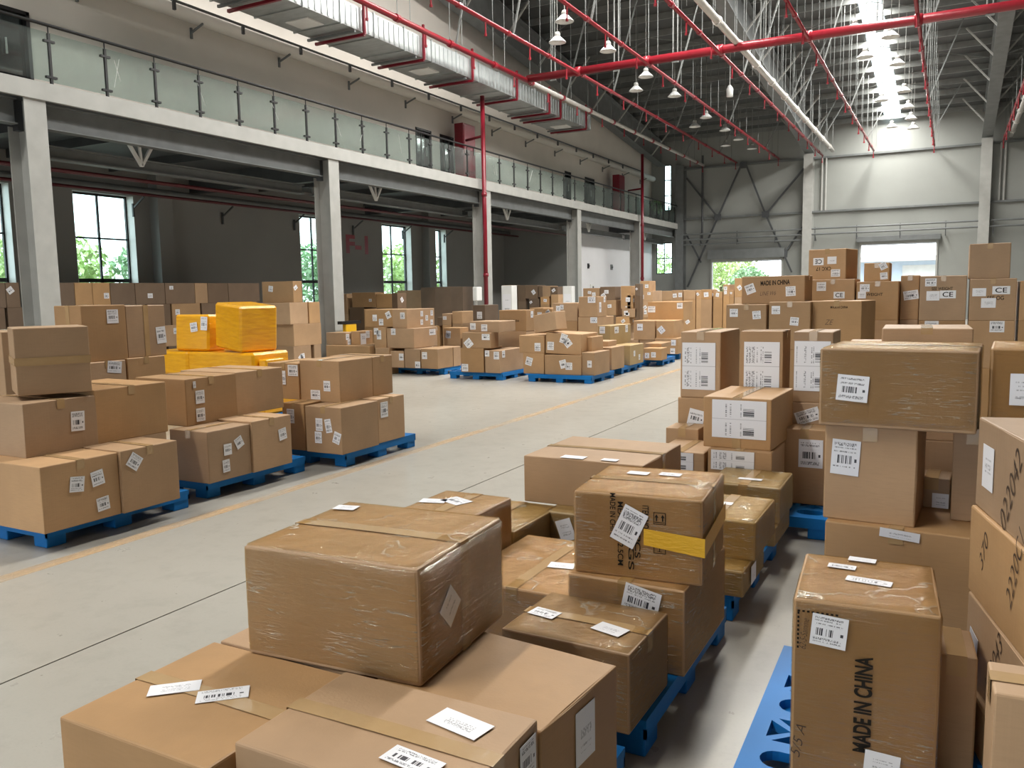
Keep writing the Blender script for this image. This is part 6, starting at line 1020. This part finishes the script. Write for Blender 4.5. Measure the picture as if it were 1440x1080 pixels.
def carton(i, d):
    x, y, z0 = d['p']; s = d['s']; dist = math.hypot(x, y); fine = dist < 9.5; kind = d.get('k', 'tan'); soft = True if kind == 'yellow' else (2 if d.get('film', 0) == 2 else False)
    t = thing(d.get('n', 'cardboard_box'), d['l'], d.get('c', 'box'), (x, y, z0), R_(d.get('yaw', 0)), d.get('g'))
    tx, ty = d.get('tilt', (0, 0)); t.rotation_euler = (R_(tx), R_(ty), R_(d.get('yaw', 0)))
    link('carton_body', carton_mesh(*s, i*1.7, fine, soft), M[kind], t)
    tp = d.get('tape', 0)
    if tp and dist < 14 and kind != 'yellow': tape_part(t, s, tp == 2)
    if d['l'].startswith('square taped carton'):
        e = .004; zc = s[2]*.5; m = MB(); xs2 = [(-s[0]/2-e, -s[1]/2-e), (s[0]/2+e, -s[1]/2-e), (s[0]/2+e, s[1]/2+e), (-s[0]/2-e, s[1]/2+e)]
        for (xa, ya), (xb, yb) in zip(xs2, xs2[1:]+xs2[:1]): m.poly([(xa, ya, zc-.03), (xb, yb, zc-.03), (xb, yb, zc+.03), (xa, ya, zc+.03)])
        m.obj('packing_tape', M['tape'], t)
    lift = .0032 if fine else .002
    if soft is True: lift = .011
    elif d.get('film'): lift = .0062
    if d.get('film'): link('stretch_film', shell_mesh(*s, i, .0035 if soft is not True else .010), M['film'], t)
    st = list(d.get('st', ()))
    for _ in range(d.get('rnd', 0)):
        if rng.random() < .25: continue
        f = rng.choice('fffr'); W = s[0] if f == 'f' else s[1]; a = min(.15, W*.5, s[2]*.5)*rng.uniform(.75, 1)
        st.append((f, rng.uniform(-.5, .5)*max(0, W-a*1.3), rng.uniform(-.42, .42)*max(0, s[2]-a*1.3), a, a*rng.choice((1, 1.2, .8)), rng.choice((0, 0, 5, -8, 35)), 'a'))
    for q in st:
        f, u, v, w, h, rot, ty_ = q[:7]
        mt = {'a': 'la', 'p': 'lp', 'd': 'ld', 'ce': 'paper'}[ty_]
        o = link('shipping_label', label_mesh(w, h, mt), None, t)
        ex = .0022 if f == 't' and fine and not d.get('film') else 0
        o.matrix_local = FR[f](s) @ Matrix.Translation((u, v, lift+ex)) @ Matrix.Rotation(R_(rot), 4, 'Z')
        if ty_ == 'ce':
            b = text_part(o, s, 't', 0, 0, w*.66, h*.62, 0, 'CE', 'ink', lift=.002); b.matrix_local = Matrix.Translation((0, 0, .002)) @ Matrix.Diagonal((w*.66/txt_cache[('CE', 0, .012, 'ink')][1], h*.62/txt_cache[('CE', 0, .012, 'ink')][2], 1, 1))
    for q in d.get('pr', ()):
        f, u, v, w, h, rot, ty_ = q[:7]
        if ty_ == 'text': text_part(t, s, f, u, v, w, h, rot, q[7], 'ink', lift=lift-.001, bold=.03 if h > .05 and 'CHINA' in q[7] else .012)
        elif ty_ == 'hand': text_part(t, s, f, u, v, w, h, rot, q[7], 'marker', shear=.35, bold=-.012, lift=lift-.001, name='handwriting')
        else: icon_part(t, s, f, u, v, w, ty_, lift-.001)
    if d['l'].startswith('wrapped carton with a yellow tape band'):
        sx, sy_, sz = s; e = .0095
        m = MB(); z0_, z1_ = sz*.40, sz*.62
        m.poly([(sx*.06, -sy_/2-e, z0_+.01), (sx/2+e, -sy_/2-e, z0_-.02), (sx/2+e, -sy_/2-e, z1_-.02), (sx*.06, -sy_/2-e, z1_)])
        m.poly([(sx/2+e, -sy_/2-e, z0_-.02), (sx/2+e, sy_/2, z0_), (sx/2+e, sy_/2, z1_), (sx/2+e, -sy_/2-e, z1_-.02)])
        m.obj('yellow_tape_band', M['ytape'], t)
    return t
for i, d in enumerate(BOXES): carton(i, d)

# ================================================================== SMALL THINGS AND OUTDOORS
t = thing('column_guard', 'yellow and black guard at the foot of the second column', 'column guard', (XC+.35, 17.3, 0))
MB().box(-.06, -.35, 0, .06, .35, .55).obj('panel', M['ytape'], t, bevel=.02); MB().box(-.07, -.36, .55, .07, .36, .70).obj('band', M['black'], t, bevel=.01); MB().box(-.065, -.355, .2, .065, .355, .32).obj('band', M['black'], t)
MB().box(-.06, -.22, .7, .06, .22, 1.0).obj('upper_panel', M['ytape'], t, bevel=.02); MB().box(-.07, -.4, 1.0, .07, .4, 1.08).obj('top_bar', M['black'], t)
t = thing('work_light', 'white work light on a thin stand beside the third column', 'lamp', (-13.6, 23.2, 0))
MB().tube((0, 0, .03), (0, 0, 1.5), .02, 8).obj('pole', M['white'], t); MB().lathe([(.22, 0), (.22, .02), (.03, .04), (0, .04)], k=14).obj('base', M['black'], t); MB().box(-.05, -.17, 1.5, .12, .17, 1.95).obj('lamp_head', M['white'], t, bevel=.03)
for (x, y, w_, d_, h_, lab) in ((-14.0, 26.2, .42, .4, 2.0, 'upright pale grey carton like a fridge beside the third column'), (-12.6, 28.3, .36, .3, 1.95, 'upright white panel box at the end of the dark row')):
    t = thing('tall_carton', lab, 'box', (x, y, 0)); MB().box(-w_/2, -d_/2, 0, w_/2, d_/2, h_).obj('carton_body', M['white'], t, bevel=.01); o = link('shipping_label', label_mesh(w_*.8, h_*.4, 'lp'), None, t); o.matrix_local = FR['f']((w_, d_, h_)) @ Matrix.Translation((0, .3, .002))
t = thing('potted_plant', 'dark leafy potted plant on the mezzanine near the far corner', 'plant', (-14.75, 45.3, SLAB1))
MB().lathe([(0, 0), (.14, 0), (.18, .35), (.15, .35), (0, .3)], k=12).obj('pot', M['black'], t)
def leaves(n, rx, rz, c, size, seed):
    m = MB(); r = random.Random(seed)
    for _ in range(n):
        a, b, q = r.uniform(0, 6.283), math.acos(r.uniform(-1, 1)), r.random()**.45
        p = Vector((c[0]+rx*q*math.sin(b)*math.cos(a), c[1]+rx*q*math.sin(b)*math.sin(a), c[2]+rz*q*math.cos(b)))
        u = Vector((r.uniform(-1, 1), r.uniform(-1, 1), r.uniform(-1, 1))).normalized(); w = u.cross(Vector((r.uniform(-1, 1), r.uniform(-1, 1), r.uniform(-1, 1)))).normalized(); k = size*r.uniform(.6, 1.3)
        m.poly([p-u*k, p+w*k*.5, p+u*k, p-w*k*.5])
    return m
o = leaves(120, .35, .35, (0, 0, .8), .12, 3).obj('foliage', M['leaf2'], t); o['kind'] = 'stuff'
def tree(x, y, h, r, mt, lab, seed, n=2600):
    t = thing('tree', lab, 'tree', (x, y, -.1), group='trees outside the windows')
    MB().tube((0, 0, 0), (0, 0, h*.6), .16, 8, .08).obj('trunk', M['bark'], t); o = leaves(n, r, h*.42, (0, 0, h*.58), .17, seed).obj('crown', M[mt], t); o['kind'] = 'stuff'
for i, (x, y, h, r, mt, lab) in enumerate(((-31, 16.5, 4.6, 2.3, 'leaf', 'light green tree outside the leftmost window'), (-33, 21.5, 4.9, 2.4, 'leaf', 'light green tree outside the large left window'), (-32, 26.5, 4.8, 2.6, 'leaf2', 'green tree behind the large left window, right half'), (-31, 36, 5.0, 2.6, 'leaf2', 'green tree outside the window beside the second column'), (-30, 42, 5.0, 2.8, 'leaf', 'pale green tree outside the window right of the F-1 marking'), (-16.2, 66, 5.6, 3.0, 'leaf', 'yellow-green tree outside the left doorway'), (-12.9, 61, 3.4, 1.5, 'leaf2', 'dark green bush in front of the tree at the left doorway'), (-24, 69, 6, 3, 'leaf', 'tree beyond the far corner window'))): tree(x, y, h, r, mt, lab, i+11)
t = thing('neighbour_building', 'pale blue building with a sloping canopy seen through the right doorway', 'building', (-3, 70, 0))
MB().box(-7, 0, 0, 6, 6, 3.6).obj('wall', M['hall'], t); MB().box(-7.2, -1.6, 3.6, 6.2, 6, 3.95).obj('roof', M['white'], t); MB().box(-.4, -.05, 0, 4.5, 0, 3.3).obj('panel', M['white'], t)
